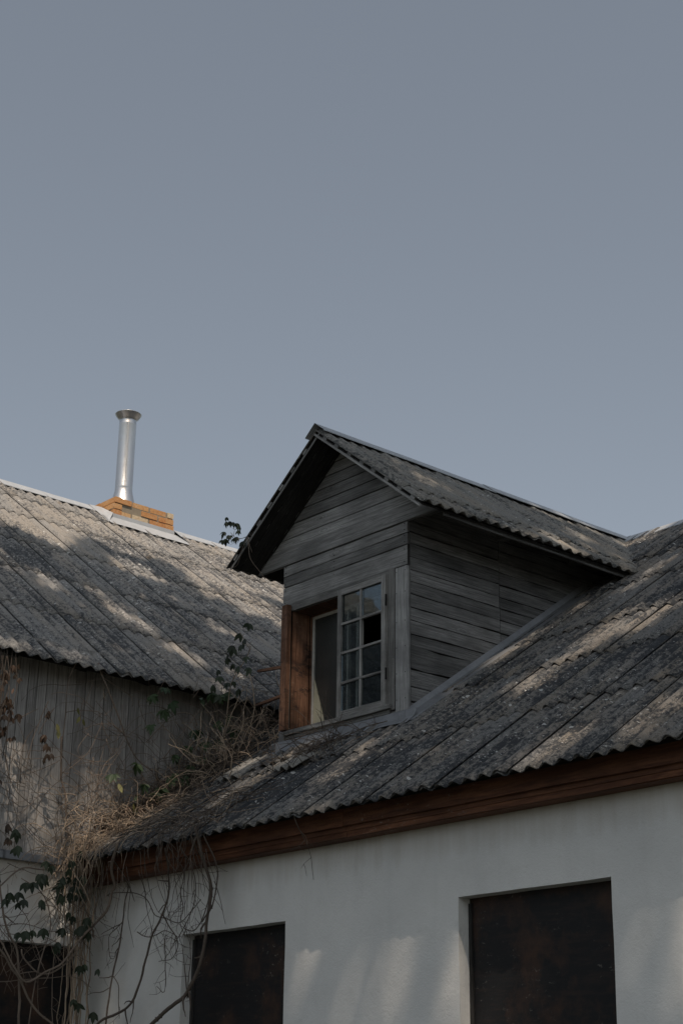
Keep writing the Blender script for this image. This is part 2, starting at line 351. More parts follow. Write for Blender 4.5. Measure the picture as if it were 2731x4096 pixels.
# ---------------------------------------------------------------- roof sheets
PITCH = .121
def sheet(mb, O, X, V, N, xr, L, lift_low=.010, lift_side=.009, keep=None, amp=.0142, th=.0045, var=None, x0=0., segv=.16, uo=(0, 0), chip=0.):
    """corrugated sheet; O at the lap corner of its low end, spans [x0,xr] along X and L up V."""
    nx = max(2, int(round((xr - x0) / (PITCH / 8)))); nv = max(1, int(round(L / segv)))
    var = rnd.random() if var is None else var
    ph0 = rnd.uniform(-.0015, .0015); k = len(mb.v)
    rowlen = nx + 1; seed = rnd.uniform(0, 100)
    for side in (0, 1):
        for j in range(nv + 1):
            v = L * j / nv
            for i in range(nx + 1):
                x = x0 + (xr - x0) * i / nx; vv = v
                if j == 0: vv += .006 * noise.noise(Vector((x * 14, seed, 0))) - chip * max(0, noise.noise(Vector((x * 5, seed + 9, 0)))) * -1
                cw = math.cos(2 * math.pi * x / PITCH); e_ = (x - x0) / (xr - x0); e_ = (e_ if lift_side > 0 else 1 - e_)
                h = amp * cw + lift_low * (1 - v / L) * (.25 + .75 * (.5 + .5 * cw)) + abs(lift_side) * e_ ** 2 + ph0
                if side: h -= th
                p = O + X * x + V * vv + N * h
                mb.v.append(tuple(p))
    S = rowlen * (nv + 1)
    def ok(i, j):
        if keep is None: return True
        x = x0 + (xr - x0) * (i + .5) / nx; v = L * (j + .5) / nv
        return keep(O + X * x + V * v)
    def uv(i, j): return ((x0 + (xr - x0) * i / nx) + uo[0], L * j / nv + uo[1])
    for j in range(nv):
        for i in range(nx):
            if not ok(i, j): continue
            a = k + j * rowlen + i; b = a + 1; c = b + rowlen; d = a + rowlen
            U = [uv(i, j), uv(i + 1, j), uv(i + 1, j + 1), uv(i, j + 1)]
            mb.face((a, b, c, d), U, var, True); mb.face((d + S, c + S, b + S, a + S), U[::-1], var, True)
            if j == 0: mb.face((a + S, b + S, b, a), [U[0], U[1], U[1], U[0]], var)
            if j == nv - 1: mb.face((d, c, c + S, d + S), [U[3], U[2], U[2], U[3]], var)
            if i == 0: mb.face((a, d, d + S, a + S), [U[0], U[3], U[3], U[0]], var)
            if i == nx - 1: mb.face((b + S, c + S, c, b), [U[1], U[2], U[2], U[1]], var)

def roof_field(mb, O, X, V, N, xlaps, rows, lap=.15, keep=None, jit=.012, wseg=.16):
    """xlaps: increasing list of positions of the exposed (lifted) sheet edges along X."""
    for r in range(len(rows) - 1):
        L = rows[r + 1] - rows[r] + lap
        if r == len(rows) - 2: L -= lap
        for k in range(len(xlaps)):
            xe = xlaps[k] + rnd.uniform(-.003, .003); dj = rnd.uniform(-jit, jit) if r else rnd.uniform(-jit, jit)
            sheet(mb, O + V * (rows[r] + dj), X, V, N, xe, L - dj, x0=xe - .605 - .115, keep=keep,
                  lift_low=.014 + rnd.uniform(0, .004) if r else .004, lift_side=.017 + rnd.uniform(0, .006),
                  uo=(PITCH * rnd.randint(0, 300), rnd.uniform(0, 40)), segv=wseg)

THM = R(35); THW = R(36); THD = math.atan(.79)
# main roof mid plane: z = 3.60 + tan35 (y + .22), eave at y = -.31
EY = -.31; EZ = 3.60 + math.tan(THM) * (EY + .22)
def zmain(y): return EZ + math.tan(THM) * (y - EY)
WE = .30; WZ = 5.03
def zwing(x): return WZ + math.tan(THW) * (WE - x)
RX = 1.73; RZ = 6.955
def zdorm(x): return RZ - .79 * abs(x - RX)
RIDY = 4.58

# ================================================================= ground
g = MB(); n = 24
for i in range(n):
    for j in range(n):
        x0, x1 = -1200 + 100 * i, -1100 + 100 * i; y0, y1 = -1200 + 100 * j, -1100 + 100 * j
        g.quadpts([(x0, y0, 0), (x1, y0, 0), (x1, y1, 0), (x0, y1, 0)], None, rnd.random())
struct(g.build('ground', M['grass']))

# ================================================================= farmhouse
house = empty('farmhouse', (0, 0, 0), 'white plastered farmhouse with grey corrugated roof and timber dormer', 'building')

def plaster_wall(mb, O, U, N, length, z1, opens, depth, step=.16, jit=.006):
    """wall face in plane O + U*u, z; openings (u0,u1,z0,z1); reveals go along -N."""
    O = Vector(O); U = Vector(U); N = Vector(N)
    us = {0., length}; zs = {0., z1}
    for a, b, c, d in opens: us |= {a, b}; zs |= {c, d}
    def refine(s_, st):
        s_ = sorted(s_); o = [s_[0]]
        for a, b in zip(s_, s_[1:]):
            k = max(1, round((b - a) / st)); o += [a + (b - a) * (i + 1) / k for i in range(k)]
        return o
    us = refine(us, step); zs = refine(zs, step)
    def P(u, z, d=0):
        q = O + U * u; on = None
        e = 1e-5; du = dz = 0
        for a, b, c, dd in opens:
            if (abs(u - a) < e or abs(u - b) < e) and c - e < z < dd + e: du = jit * noise.noise(Vector((u * 3, z * 5, 1.3)))
            if (abs(z - c) < e or abs(z - dd) < e) and a - e < u < b + e: dz = jit * noise.noise(Vector((u * 6, z * 3, 4.1)))
        w = .006 * noise.noise(Vector((u * .9, z * .9, 7.7))) + .002 * noise.noise(Vector((u * 5, z * 5, 2.2)))
        return q + U * du + Vector((0, 0, z + dz)) + N * (w - d)
    for i in range(len(us) - 1):
        for j in range(len(zs) - 1):
            cu = (us[i] + us[i + 1]) / 2; cz = (zs[j] + zs[j + 1]) / 2
            if any(a < cu < b and c < cz < d for a, b, c, d in opens): continue
            mb.quadpts([P(us[i], zs[j]), P(us[i + 1], zs[j]), P(us[i + 1], zs[j + 1]), P(us[i], zs[j + 1])], None, .5)
    for a, b, c, d in opens:
        uu = [u for u in us if a - 1e-6 <= u <= b + 1e-6]; zz = [z for z in zs if c - 1e-6 <= z <= d + 1e-6]
        for p, q in zip(uu, uu[1:]):
            mb.quadpts([P(p, d), P(q, d), P(q, d) - N * depth, P(p, d) - N * depth]); mb.quadpts([P(q, c), P(p, c), P(p, c) - N * depth, P(q, c) - N * depth])
        for p, q in zip(zz, zz[1:]):
            mb.quadpts([P(a, q), P(a, p), P(a, p) - N * depth, P(a, q) - N * depth]); mb.quadpts([P(b, p), P(b, q), P(b, q) - N * depth, P(b, p) - N * depth])
    return P

WLEN = 11.5
wl = MB()
WINS = [(1.207, 2.355, 1.45, 2.937), (3.97, 5.139, 1.45, 2.94), (6.75, 7.9, 1.45, 2.94), (9.4, 10.5, 1.45, 2.94)]
plaster_wall(wl, (0, 0, 0), (1, 0, 0), (0, -1, 0), WLEN, 3.62, WINS, .13)
# right end, back
wl.quadpts([(WLEN, 0, 0), (WLEN, 9.2, 0), (WLEN, 9.2, 3.6), (WLEN, RIDY, 6.9), (WLEN, 0, 3.6)])
wl.quadpts([(WLEN, 9.2, 0), (0, 9.2, 0), (0, 9.2, 3.6), (WLEN, 9.2, 3.6)])
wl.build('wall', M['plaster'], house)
for a, b, c, d in WINS:
    m = MB(); m.prism([(a - .02, .10, c - .02), (b + .02, .10, c - .02), (b + .02, .10, d + .02), (a - .02, .10, d + .02)], (0, .03, 0), (1, 0, 0), .5)
    wb = m.build('window_boarding', M['board'], house)
    m = MB()
    for (x0, x1, z0, z1) in ((a + .004, a + .026, c, d - .03),):
        m.box(x0, x1, .082, .098, z0, z1, (0, 0, 1) if z1 - z0 > .5 else (1, 0, 0))
    m.build('board_batten', M['wood_dark'], wb)

# main roof sheets
mr = MB(); X = Vector((1, 0, 0)); V = Vector((0, math.cos(THM), math.sin(THM))); N = Vector((0, -math.sin(THM), math.cos(THM)))
x_off = 4.908 - PITCH / 2   # valley at 4.908
O = Vector((x_off, EY, EZ))
laps = [2.88 + .605 * k - x_off for k in range(-7, 15)]
SL = (RIDY - EY) / math.cos(THM) - .05
def keep_main(p):
    if 1.02 < p.x < 2.44 and 1.06 < p.y < 3.6 and p.z < zdorm(p.x) - .25: return False      # open attic behind the dormer
    if p.x < -.3 and p.z < zwing(p.x) - .35: return False
    return True
roof_field(mr, O, X, V, N, laps, [0, 1.05, 2.0, 2.85, 3.92, 4.70, SL], keep=keep_main)
# back slope
Vb = Vector((0, -math.cos(THM), math.sin(THM))); Nb = Vector((0, math.sin(THM), math.cos(THM)))
roof_field(mr, Vector((x_off, 2 * RIDY - EY, EZ)), X, Vb, Nb, laps[::1], [0, 2.9, SL], wseg=.6)
mroof = mr.build('roof', M['sheet_main'], house)

def ridge_cap(mb, A, B, hw, drop, piece=1.9, up=.03, sag=.006):
    """folded metal strip from A to B; hw half width, drop of its edges."""
    A = Vector(A); B = Vector(B); D = (B - A); L = D.length; D.normalize(); S = D.cross(Vector((0, 0, 1))).normalized()
    k = max(1, round(L / piece)); n_ = 6
    for i in range(k):
        a = L * i / k; b = L * (i + 1) / k + .05; l1 = rnd.uniform(0, .004) + .003 * (i % 2)
        for q in range(n_):
            u0 = a + (b - a) * q / n_; u1 = a + (b - a) * (q + 1) / n_
            def pt(u, s_, dz): return A + D * u + S * (s_ * hw) + Vector((0, 0, up + l1 - dz + sag * noise.noise(Vector((u * 1.7, s_ * 3 + A.x, A.y)))))
            r = .12
            prof = [(-1, drop + .008), (-1, drop), (-r, .012), (0, 0), (r, .012), (1, drop), (1, drop + .008)]
            for (s0, d0), (s1, d1) in zip(prof, prof[1:]):
                mb.quadpts([pt(u0, s0, d0), pt(u0, s1, d1), pt(u1, s1, d1), pt(u1, s0, d0)], None, .3 + .1 * (i % 3), False)
m = MB(); ridge_cap(m, (-2.2, RIDY, zmain(RIDY) - .012), (WLEN + .2, RIDY, zmain(RIDY) - .012), .15, .15 * math.tan(THM)); m.build('ridge_cap', M['zinc'], mroof)
# fascia: upper board, lower recessed board
m = MB()
for x0, x1 in ((.0, 3.1), (3.1, 7.2), (7.2, WLEN)):
    m.board((x0 + .002, -.155, 3.455), (1, 0, 0), (0, 0, 1), x1 - x0 - .004, .125, (0, .022, 0), 8, .002)
    m.board((x0 + .002, -.128, 3.425), (1, 0, 0), (0, 0, 1), x1 - x0 - .004, .034, (0, .02, 0), 8, .002)
    m.board((x0 + .002, -.120, 3.392), (1, 0, 0), (0, 0, 1), x1 - x0 - .004, .036, (0, .02, 0), 8, .003)
    m.board((x0 + .002, -.105, 3.388), (1, 0, 0), (0, 1, 0), x1 - x0 - .004, .12, (0, 0, .015), 8, .003)
m.build('fascia', M['fascia'], house)
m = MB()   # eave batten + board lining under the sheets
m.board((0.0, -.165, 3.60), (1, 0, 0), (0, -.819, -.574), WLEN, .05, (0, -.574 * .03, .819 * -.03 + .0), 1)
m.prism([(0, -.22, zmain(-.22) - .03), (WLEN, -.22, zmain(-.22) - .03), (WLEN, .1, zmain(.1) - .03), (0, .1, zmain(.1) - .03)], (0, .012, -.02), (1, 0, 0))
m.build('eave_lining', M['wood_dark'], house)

# ---- dormer
DX0, DX1, DY = .985, 2.475, 1.02
dw = MB()
def roofhalf(z): return (RZ - .075 - z) / .79
# front boards below the pediment band
for z0, z1 in ((5.676, 5.838), (5.838, 5.934), (5.934, 6.028)):
    dw.board((DX0 + rnd.uniform(0, .006), DY, z0 + .003), (1, 0, 0), (0, 0, 1), DX1 - DX0 - .004, z1 - z0 - .009, (0, .022, 0), 7, .003, bow=rnd.uniform(0, .004))
# pediment band reaching the eaves
def gable_board(z0, z1, y, t, g_=.0048):
    a0 = roofhalf(z0); a1 = max(.004, roofhalf(z1)); z0 += g_; z1 -= g_
    dw.prism([(RX - a0, y, z0), (RX + a0, y, z0), (RX + a1, y, z1), (RX - a1, y, z1)], (0, t, 0), (1, 0, 0))
gable_board(6.028, 6.165, DY - .012, .034, .002)
zz = [6.165, 6.262, 6.383, 6.487, 6.590, 6.688, 6.785, 6.875]
for a, b in zip(zz, zz[1:]): gable_board(a, b, DY + rnd.uniform(-.002, .003), .022)
# below the window
for z0, z1 in ((4.36, 4.455), (4.46, 4.556)):
    dw.board((DX0 + .01, DY - .004, z0), (1, 0, 0), (0, 0, 1), DX1 - DX0 - .015, z1 - z0 - .004, (0, .022, 0), 7, .003)
# strips beside and above the window opening
dw.box(DX0, 1.062, DY + .006, DY + .03, 4.56, 5.672, (0, 0, 1)); dw.box(2.27, DX1 - .004, DY + .008, DY + .03, 4.56, 5.672, (0, 0, 1))
dfront = dw.build('dormer_front', M['wood'], house)
# black lining added behind to keep sun out of the board gaps
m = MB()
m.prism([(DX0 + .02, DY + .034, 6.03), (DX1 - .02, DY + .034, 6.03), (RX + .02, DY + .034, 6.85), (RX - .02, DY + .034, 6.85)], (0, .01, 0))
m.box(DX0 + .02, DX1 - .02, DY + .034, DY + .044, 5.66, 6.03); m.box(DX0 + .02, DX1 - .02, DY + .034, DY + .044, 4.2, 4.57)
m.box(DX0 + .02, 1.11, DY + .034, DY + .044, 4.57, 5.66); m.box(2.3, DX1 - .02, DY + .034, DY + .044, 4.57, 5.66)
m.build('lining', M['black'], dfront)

zs = [4.44, 4.60, 4.717, 4.85, 5.027, 5.122, 5.232, 5.333, 5.441, 5.542, 5.636, 5.74, 5.849, 5.94, 6.03, 6.125, 6.22]
for side in (1, -1):
    ds = MB()
    xs = DX1 if side > 0 else DX0
    for i, (z0, z1) in enumerate(zip(zs, zs[1:])):
        ye = min(4.4, (z1 - EZ) / math.tan(THM) + EY + .12)
        yj = 2.03 + (.0 if i % 2 else .004)
        def put(ya, yb, za, zb):
            if yb - ya < .05: return
            ns = max(2, int((yb - ya) / .13)); gap = .007 if rnd.random() < .6 else .012
            if side > 0: ds.board((xs, ya, za + gap), (0, 1, 0), (0, 0, 1), yb - ya, zb - za - gap, (-.02, 0, 0), ns, .0032 if za > 4.9 else .007, bow=rnd.uniform(-.002, .006))
            else: ds.board((xs, yb, za + gap), (0, -1, 0), (0, 0, 1), yb - ya, zb - za - gap, (.02, 0, 0), 3, .003)
        if ye > yj: put(DY + .03, yj - .003, z0, z1); put(yj + .003, ye, z0 - .006, z1 - .006)
        else: put(DY + .03, ye, z0, z1)
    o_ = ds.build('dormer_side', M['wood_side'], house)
    if side > 0: dside = o_
m = MB()
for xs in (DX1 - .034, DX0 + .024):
    m = MB(); m.prism([(xs, DY + .04, 4.3), (xs, 3.7, 6.15), (xs, 3.7, 6.24), (xs, DY + .04, 6.22)], (.01, 0, 0)); m.build('lining', M['black'], dside)  # black sheets added behind the side boards against sun in the gaps
# corner trims
m = MB()
m.board((2.366, DY - .024, 4.535), (0, 0, 1), (-1, 0, 0), 1.122, -.128, (0, .022, 0), 9, .0022, var=.6)
m.build('corner_trim', M['wood_trim'], house)
m = MB()
m.board((DX1 - .003, DY + .002, 4.50), (0, 0, 1), (0, 1, 0), 1.6, .02, (-.02, 0, 0), 5, .001); m.build('corner_gap_strip', M['wood_dark'], house); m = MB()  # dark strip set in for the black gap at the front corner
m.board((.992, DY - .018, 4.50), (0, 0, 1), (1, 0, 0), 1.15, .072, (0, .02, 0), 7, .0018)
m.build('corner_trim', M['wood'], house)

m = MB()
for z0 in (4.62, 4.82, 5.02, 5.22, 5.45, 5.62):
    for x in (2.375, 2.468): m.box(x, x + .006, DY - .0265, DY - .02, z0, z0 + .006)
for zb in (5.70, 5.80, 5.86, 5.91, 5.96, 6.01):
    for x in (1.01, 1.62, 2.44): m.box(x, x + .006, DY - .005, DY + .01, zb, zb + .006)
m.build('nail_heads', M['black'], house)['kind'] = 'stuff'
# ---- dormer window
wf = MB()
wf.board((1.06, DY - .02, 5.606), (1, 0, 0), (0, 0, 1), 1.235, .062, (0, .05, 0), 6, .002)            # head
wf.board((2.278, DY - .022, 4.56), (0, 0, 1), (1, 0, 0), 1.11, .078, (0, .05, 0), 8, .0025)              # right post
wf.board((1.095, DY - .055, 4.566), (1, 0, 0), (0, 0, 1), 1.23, .034, (0, .26, 0), 6, .0025)             # sill
wf.board((1.10, DY - .03, 4.535), (1, 0, 0), (0, 0, 1), 1.2, .028, (0, .03, 0), 6, .002)
wfr = wf.build('window_frame', M['wood_sash'], house)
m = MB()   # brown boarded reveal
m.board((1.128, DY - .005, 4.60), (0, 0, 1), (0, 1, 0), 1.01, .062, (-.012, 0, 0), 4, .001, var=.55)
m.board((1.124, DY + .060, 4.60), (0, 0, 1), (0, 1, 0), 1.01, .115, (-.012, 0, 0), 4, .001, var=.75)
m.board((1.13, DY + .02, 5.604), (0, 1, 0), (1, 0, 0), .17, 1.1, (0, 0, .012), 1, 0, var=.2)
m.build('window_reveal', M['wood_brown'], wfr)
# inner window
m = MB()
iy = DY + .185
for x0, x1, z0, z1 in ((1.15, 1.172, 4.62, 5.59), (1.172, 2.25, 5.566, 5.59), (1.172, 2.25, 4.60, 4.622), (1.575, 1.592, 4.622, 5.566), (1.688, 1.712, 4.622, 5.566), (2.228, 2.25, 4.622, 5.566)):
    m.box(x0, x1, iy, iy + .03, z0, z1, (0, 0, 1) if z1 - z0 > .3 else (1, 0, 0))
m.build('inner_frame', M['white_paint'], wfr)
m = MB(); m.box(1.125, 1.149, iy - .003, iy + .03, 4.60, 5.60, (0, 0, 1)); m.box(1.149, 2.27, iy + .001, iy + .03, 5.59, 5.604); m.build('inner_jamb', M['wood_brown'], wfr)
m = MB(); m.box(1.172, 1.575, iy + .012, iy + .015, 4.622, 5.566, var=.5); m.build('inner_pane', M['pane_reflection'], wfr)
m = MB()  # pale tapering piece low in the left inner pane
m.prism([(1.175, iy + .004, 4.625), (1.335, iy + .004, 4.625), (1.29, iy + .004, 4.74), (1.20, iy + .004, 5.0), (1.176, iy + .004, 5.06)], (0, .005, 0), (0, 0, 1), .7)
m.build('pale_scrap', M['pale_yellow'], wfr)
# right hand sash with eight panes
sx0, sx1, sy, sz0, sz1 = 1.722, 2.274, DY - .045, 4.600, 5.632
m = MB()
def bar(x0, x1, z0, z1, L, y0=sy, t=.034, j=.0012): m.board((x0, y0, z0), L, (0, 0, 1) if L[0] else (-1, 0, 0), (x1 - x0) if L[0] else (z1 - z0), (z1 - z0) if L[0] else -(x1 - x0), (0, t, 0), 5, j)
bar(sx0, sx0 + .042, sz0, sz1, (0, 0, 1)); bar(sx1 - .046, sx1, sz0, sz1, (0, 0, 1))
bar(sx0 + .042, sx1 - .046, sz1 - .048, sz1 - .002, (1, 0, 0)); bar(sx0 + .042, sx1 - .046, sz0 + .001, sz0 + .045, (1, 0, 0))
sash = m.build('window_sash', M['wood_sash'], house)
m = MB(); gx = [sx0 + .042, 1.978, 1.998, sx1 - .046]; gz = [sz0 + .045, 4.868, 5.108, 5.345, sz1 - .048]
bar(gx[1], gx[2], gz[0], gz[4], (0, 0, 1), sy + .004, .026, .0015)
for z in gz[1:4]:
    m.board((gx[0], sy + .002, z - .009), (1, 0, .004), (0, 0, 1), gx[3] - gx[0], .018, (0, .024, 0), 5, .0015)
m.build('muntin', M['wood_sash'], sash)
for i in range(2):
    for j in range(4):
        if (i, j) == (1, 2): continue          # one pane is gone
        x0, x1 = (gx[0], gx[1]) if i == 0 else (gx[2], gx[3]); z0, z1 = gz[j] + .009 * (j > 0), gz[j + 1] - .009 * (j < 3)
        m = MB(); m.box(x0, x1, sy + .015 + rnd.uniform(-.002, .002), sy + .019, z0, z1, var=.5); m.build('glass_pane', M['glass'], sash)
m = MB()
for z in (5.38, 4.80): m = MB(); m.box(sx1 + .001, sx1 + .010, sy - .004, sy + .01, z, z + .09, (0, 0, 1)); m.build('hinge', M['wood_dark'], sash)
# open, broken left sash seen from its edge
m = MB(); m.board((1.064, DY - .075, 4.605), (0, 0, 1), (1, 0, 0), 1.045, .07, (0, .042, 0), 8, .0015, var=.7)
bsash = m.build('broken_sash', M['wood_brown'], house)
for z0, x0, dz in ((4.885, .735, -.02), (5.125, .755, .03)):
    m = MB(); m.prism([(x0, DY - .07, z0 + dz), (1.066, DY - .07, z0), (1.066, DY - .07, z0 + .022), (x0, DY - .07, z0 + dz + .02)], (0, .024, 0), (1, 0, 0), .6)
    m.build('muntin_stub', M['wood_brown'], bsash)

# ---- dormer roof
dr = MB(); GY = .71; DES = {1: 1.235, -1: 1.14}; DE = 1.21; cD, sD = math.cos(THD), math.sin(THD)
for side in (1, -1):
    DE = DES[side]; LD = DE / cD
    Xd = Vector((0, -1, 0)) if side < 0 else Vector((0, 1, 0))
    Vd = Vector((-side * cD, 0, sD)); Nd = Vector((side * sD, 0, cD))
    Od = Vector((RX + side * DE, GY if side > 0 else 4.6, RZ - .79 * DE))
    def keep_d(p): return p.z > zmain(p.y) - .10
    # overlap edge towards the gable for the right slope: build along -Y so lifted edges face the front
    Xd = Vector((0, -1, 0)); Od.y = GY - PITCH / 2
    lapsd = [0 - .605 * k for k in range(0, 8)]
    for r, (s0, s1) in enumerate(((0, .27), (.27, LD))):
        for k, xe in enumerate(lapsd):
            if side < 0:  # keep outward winding by running X the other way
                sheet(dr, Od + Vd * (s0 + rnd.uniform(-.008, .008)), Vector((0, 1, 0)), Vd, Nd, -xe + .72 + PITCH / 2, s1 - s0 + (.12 if r == 0 else 0), x0=-xe + PITCH / 2, keep=keep_d, lift_low=.012 if r else .002, lift_side=-.015 if k else -.003, uo=(PITCH * rnd.randint(0, 300), rnd.uniform(0, 40)))
            else:
                sheet(dr, Od + Vd * (s0 + rnd.uniform(-.008, .008)), Vector((0, 1, 0)), Vd, Nd, -xe + .72 + PITCH / 2, s1 - s0 + (.12 if r == 0 else 0), x0=-xe + PITCH / 2, keep=keep_d, lift_low=.012 if r else .002, lift_side=-.015 if k else -.003, uo=(PITCH * rnd.randint(0, 300), rnd.uniform(0, 40)))
droof = dr.build('dormer_roof', M['sheet_dormer'], house)
m = MB(); ridge_cap(m, (RX, GY - .015, RZ + .012), (RX, 4.62, RZ + .02), .115, .115 * .79, 1.6); m.build('dormer_ridge_cap', M['zinc'], house)
# battens, soffit planks, rafters
m = MB(); s_ = Vector((0, 1, 0))
for side in (1, -1):
    DE = DES[side]; LD = DE / cD
    Vd = Vector((-side * cD, 0, sD)); Nd = Vector((side * sD, 0, cD)); E0 = Vector((RX + side * DE, 0, RZ - .79 * DE))
    for k in range(8):
        s0 = .10 + k * .185
        if s0 + .06 > LD: break
        P = E0 + Vd * s0 - Nd * .015; y0 = GY + .010 + rnd.uniform(-.004, .008); y1 = min(4.3, (P.z - EZ) / math.tan(THM) + EY)
        m.prism([P + s_ * y0, P + Vd * .055 + s_ * y0, P + Vd * .055 + s_ * y0 - Nd * .026, P + s_ * y0 - Nd * .026][::(1 if side < 0 else -1)], (0, y1 - y0, 0), Vd)
m.build('batten', M['wood'], droof)
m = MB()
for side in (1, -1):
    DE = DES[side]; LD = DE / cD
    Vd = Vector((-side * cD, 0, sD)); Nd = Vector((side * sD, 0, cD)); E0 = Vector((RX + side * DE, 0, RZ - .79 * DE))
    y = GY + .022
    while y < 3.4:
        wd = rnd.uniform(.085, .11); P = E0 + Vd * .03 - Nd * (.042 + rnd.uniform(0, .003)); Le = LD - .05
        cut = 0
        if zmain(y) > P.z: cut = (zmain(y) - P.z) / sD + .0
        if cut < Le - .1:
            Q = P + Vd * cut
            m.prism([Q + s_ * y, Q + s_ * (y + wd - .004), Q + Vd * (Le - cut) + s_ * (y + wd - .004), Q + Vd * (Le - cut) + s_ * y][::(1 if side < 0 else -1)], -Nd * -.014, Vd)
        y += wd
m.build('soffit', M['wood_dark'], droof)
m = MB()
for side in (1, -1):   # barge rafters
    DE = DES[side]; LD = DE / cD
    Vd = Vector((-side * cD, 0, sD)); Nd = Vector((side * sD, 0, cD)); E0 = Vector((RX + side * DE, 0, RZ - .79 * DE))
    P = E0 + Vd * .015 - Nd * (.040 if side > 0 else .043) + s_ * (GY + (.004 if side > 0 else .016))
    Lb = (LD - .02) if side < 0 else LD - .02
    if side < 0: m.build('barge_board', M['wood'], droof); m = MB()
    m.prism([P, P + Vd * Lb, P + Vd * Lb - Nd * .018, P - Nd * .018][::(1 if side < 0 else -1)], (0, .018 if side > 0 else .006, 0), Vd, .8)
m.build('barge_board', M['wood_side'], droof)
m = MB()
for xa, xb, yy in ((DX1 - .01, 2.665, 1.20), (DX1 - .01, 2.665, 2.05), (DX1 - .01, 2.665, 2.93), (.79, DX0 + .01, 1.205)):
    m = MB(); m.box(xa, xb, yy - .035, yy + .035, 6.115, 6.175, (1, 0, 0), .3); m.build('rafter_tail', M['wood_side'], droof)
m = MB(); m.board((2.90, 1.0, 5.945), (0, 1, 0), (0, 0, 1), 2.2, .045, (-.018, 0, 0), 5, .002, var=.3); m.build('eave_board', M['wood_side'], droof)
# flashing between dormer and roof
fl = MB()
def rp(x, y, h=.03): return Vector((x, y, zmain(y) + h))
ys = [.92 + i * (3.1 - .92) / 16 for i in range(17)]
for i, (a, b) in enumerate(zip(ys, ys[1:])):
    for sgn, xs in ((1, DX1 + .004), (-1, DX0 - .004)):
        wv = lambda y: .006 * noise.noise(Vector((y * 3, 1, sgn)))
        o1 = .17 if sgn > 0 else .10; tp = .085
        pa = [rp(xs + sgn * .0, a, tp), rp(xs + sgn * .012, a, .034 + wv(a)), rp(xs + sgn * o1, a, .022 + wv(a)), rp(xs + sgn * (o1 + .03), a, .008)]
        pb = [rp(xs + sgn * .0, b, tp), rp(xs + sgn * .012, b, .034 + wv(b)), rp(xs + sgn * o1, b, .022 + wv(b)), rp(xs + sgn * (o1 + .03), b, .008)]
        for q in range(3):
            f_ = [pa[q], pa[q + 1], pb[q + 1], pb[q]]
            fl.quadpts(f_ if sgn > 0 else f_[::-1], None, .4 + .1 * (i % 2))
xs_ = [DX0 - .06 + i * (DX1 + .12 - DX0 + .06) / 12 for i in range(13)]
for a, b in zip(xs_, xs_[1:]):
    h = lambda x: .012 * noise.noise(Vector((x * 4, 3, 3)))
    fl.quadpts([(a, DY - .032, zmain(DY) - .008 + .07), (a, DY - .05, zmain(DY - .05) + .035), (b, DY - .05, zmain(DY - .05) + .035), (b, DY - .032, zmain(DY) + .062)])
    fl.quadpts([(a, DY - .05, zmain(DY - .05) + .035), (a, DY - .13, zmain(DY - .13) + .028 + h(a)), (b, DY - .13, zmain(DY - .13) + .028 + h(b)), (b, DY - .05, zmain(DY - .05) + .035)])
fl.build('flashing', M['zinc_old'], house)
# attic room
m = MB()
m.box(.3, 6, .2, 8.8, 3.3, 3.32)
m.build('attic_floor', M['black'], house)

# ================================================================= timber wing
WRX = -4.47; WY0, WY1 = -4.2, 11.0
wing = empty('timber_wing', (WRX, 3, 0), 'taller left wing with pale corrugated roof, vertical boards and white lower wall', 'building')
m = MB()
plaster_wall(m, (0, WY0, 0), (0, 1, 0), (1, 0, 0), -WY0, 3.52, [(-2.1 - WY0, -.076 - WY0, 1.45, 2.93)], .12)
m.quadpts([(-8.94, WY0, 0), (0, WY0, 0), (0, WY0, 3.52), (-8.94, WY0, 3.52)]); m.quadpts([(0, WY1, 0), (-8.94, WY1, 0), (-8.94, WY1, 3.5), (0, WY1, 3.5)])
m.quadpts([(-8.94, WY1, 0), (-8.94, WY0, 0), (-8.94, WY0, 5.1), (-8.94, WY1, 5.1)])
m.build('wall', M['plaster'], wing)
m = MB(); m.prism([(-.10, -2.12, 1.43), (-.10, -.056, 1.43), (-.10, -.056, 2.95), (-.10, -2.12, 2.95)], (-.03, 0, 0), (0, 0, 1), .5); m.build('window_boarding', M['board'], wing)
m = MB(); y = WY0
while y < 2.6:
    wd = rnd.choice([.076, .083, .09, .098]); zt = zwing(0) + .02; zb = 3.56 if y < .02 else 3.7
    m.board((rnd.uniform(.002, .009), y, zb), (0, 0, 1), (0, 1, 0), zt - zb, -wd + .005, (-.02, 0, 0), 3, .001) if False else \
        m.prism([(.006 + rnd.uniform(-.004, .004), y, zb), (.006 + rnd.uniform(-.004, .004), y + wd - .006, zb), (.006, y + wd - .006, zt), (.006, y, zt)], (-.02, 0, 0), (0, 0, 1))
    y += wd
m.box(-.03, -.022, WY0, 2.6, 3.5, zwing(0), (0, 1, 0), .1)
m.build('board_wall', M['wood_wing'], wing); m = MB()
x = -8.94
while x < -.02:
    hgt = zwing(x) if x > WRX else zwing(2 * WRX - x)
    m.prism([(x, WY0, 3.5), (x + .14, WY0, 3.5), (x + .14, WY0, hgt - .1), (x, WY0, hgt - .1)], (0, .02, 0), (0, 0, 1)); x += .15
m.build('gable_boarding', M['wood_wing'], wing); m = MB()
m.quadpts([(0, WY1, 3.5), (-8.94, WY1, 3.5), (-8.94, WY1, 5.2), (WRX, WY1, 8.4), (0, WY1, 5.2)])
m.build('gable_boarding', M['wood_wing'], wing)
m = MB()
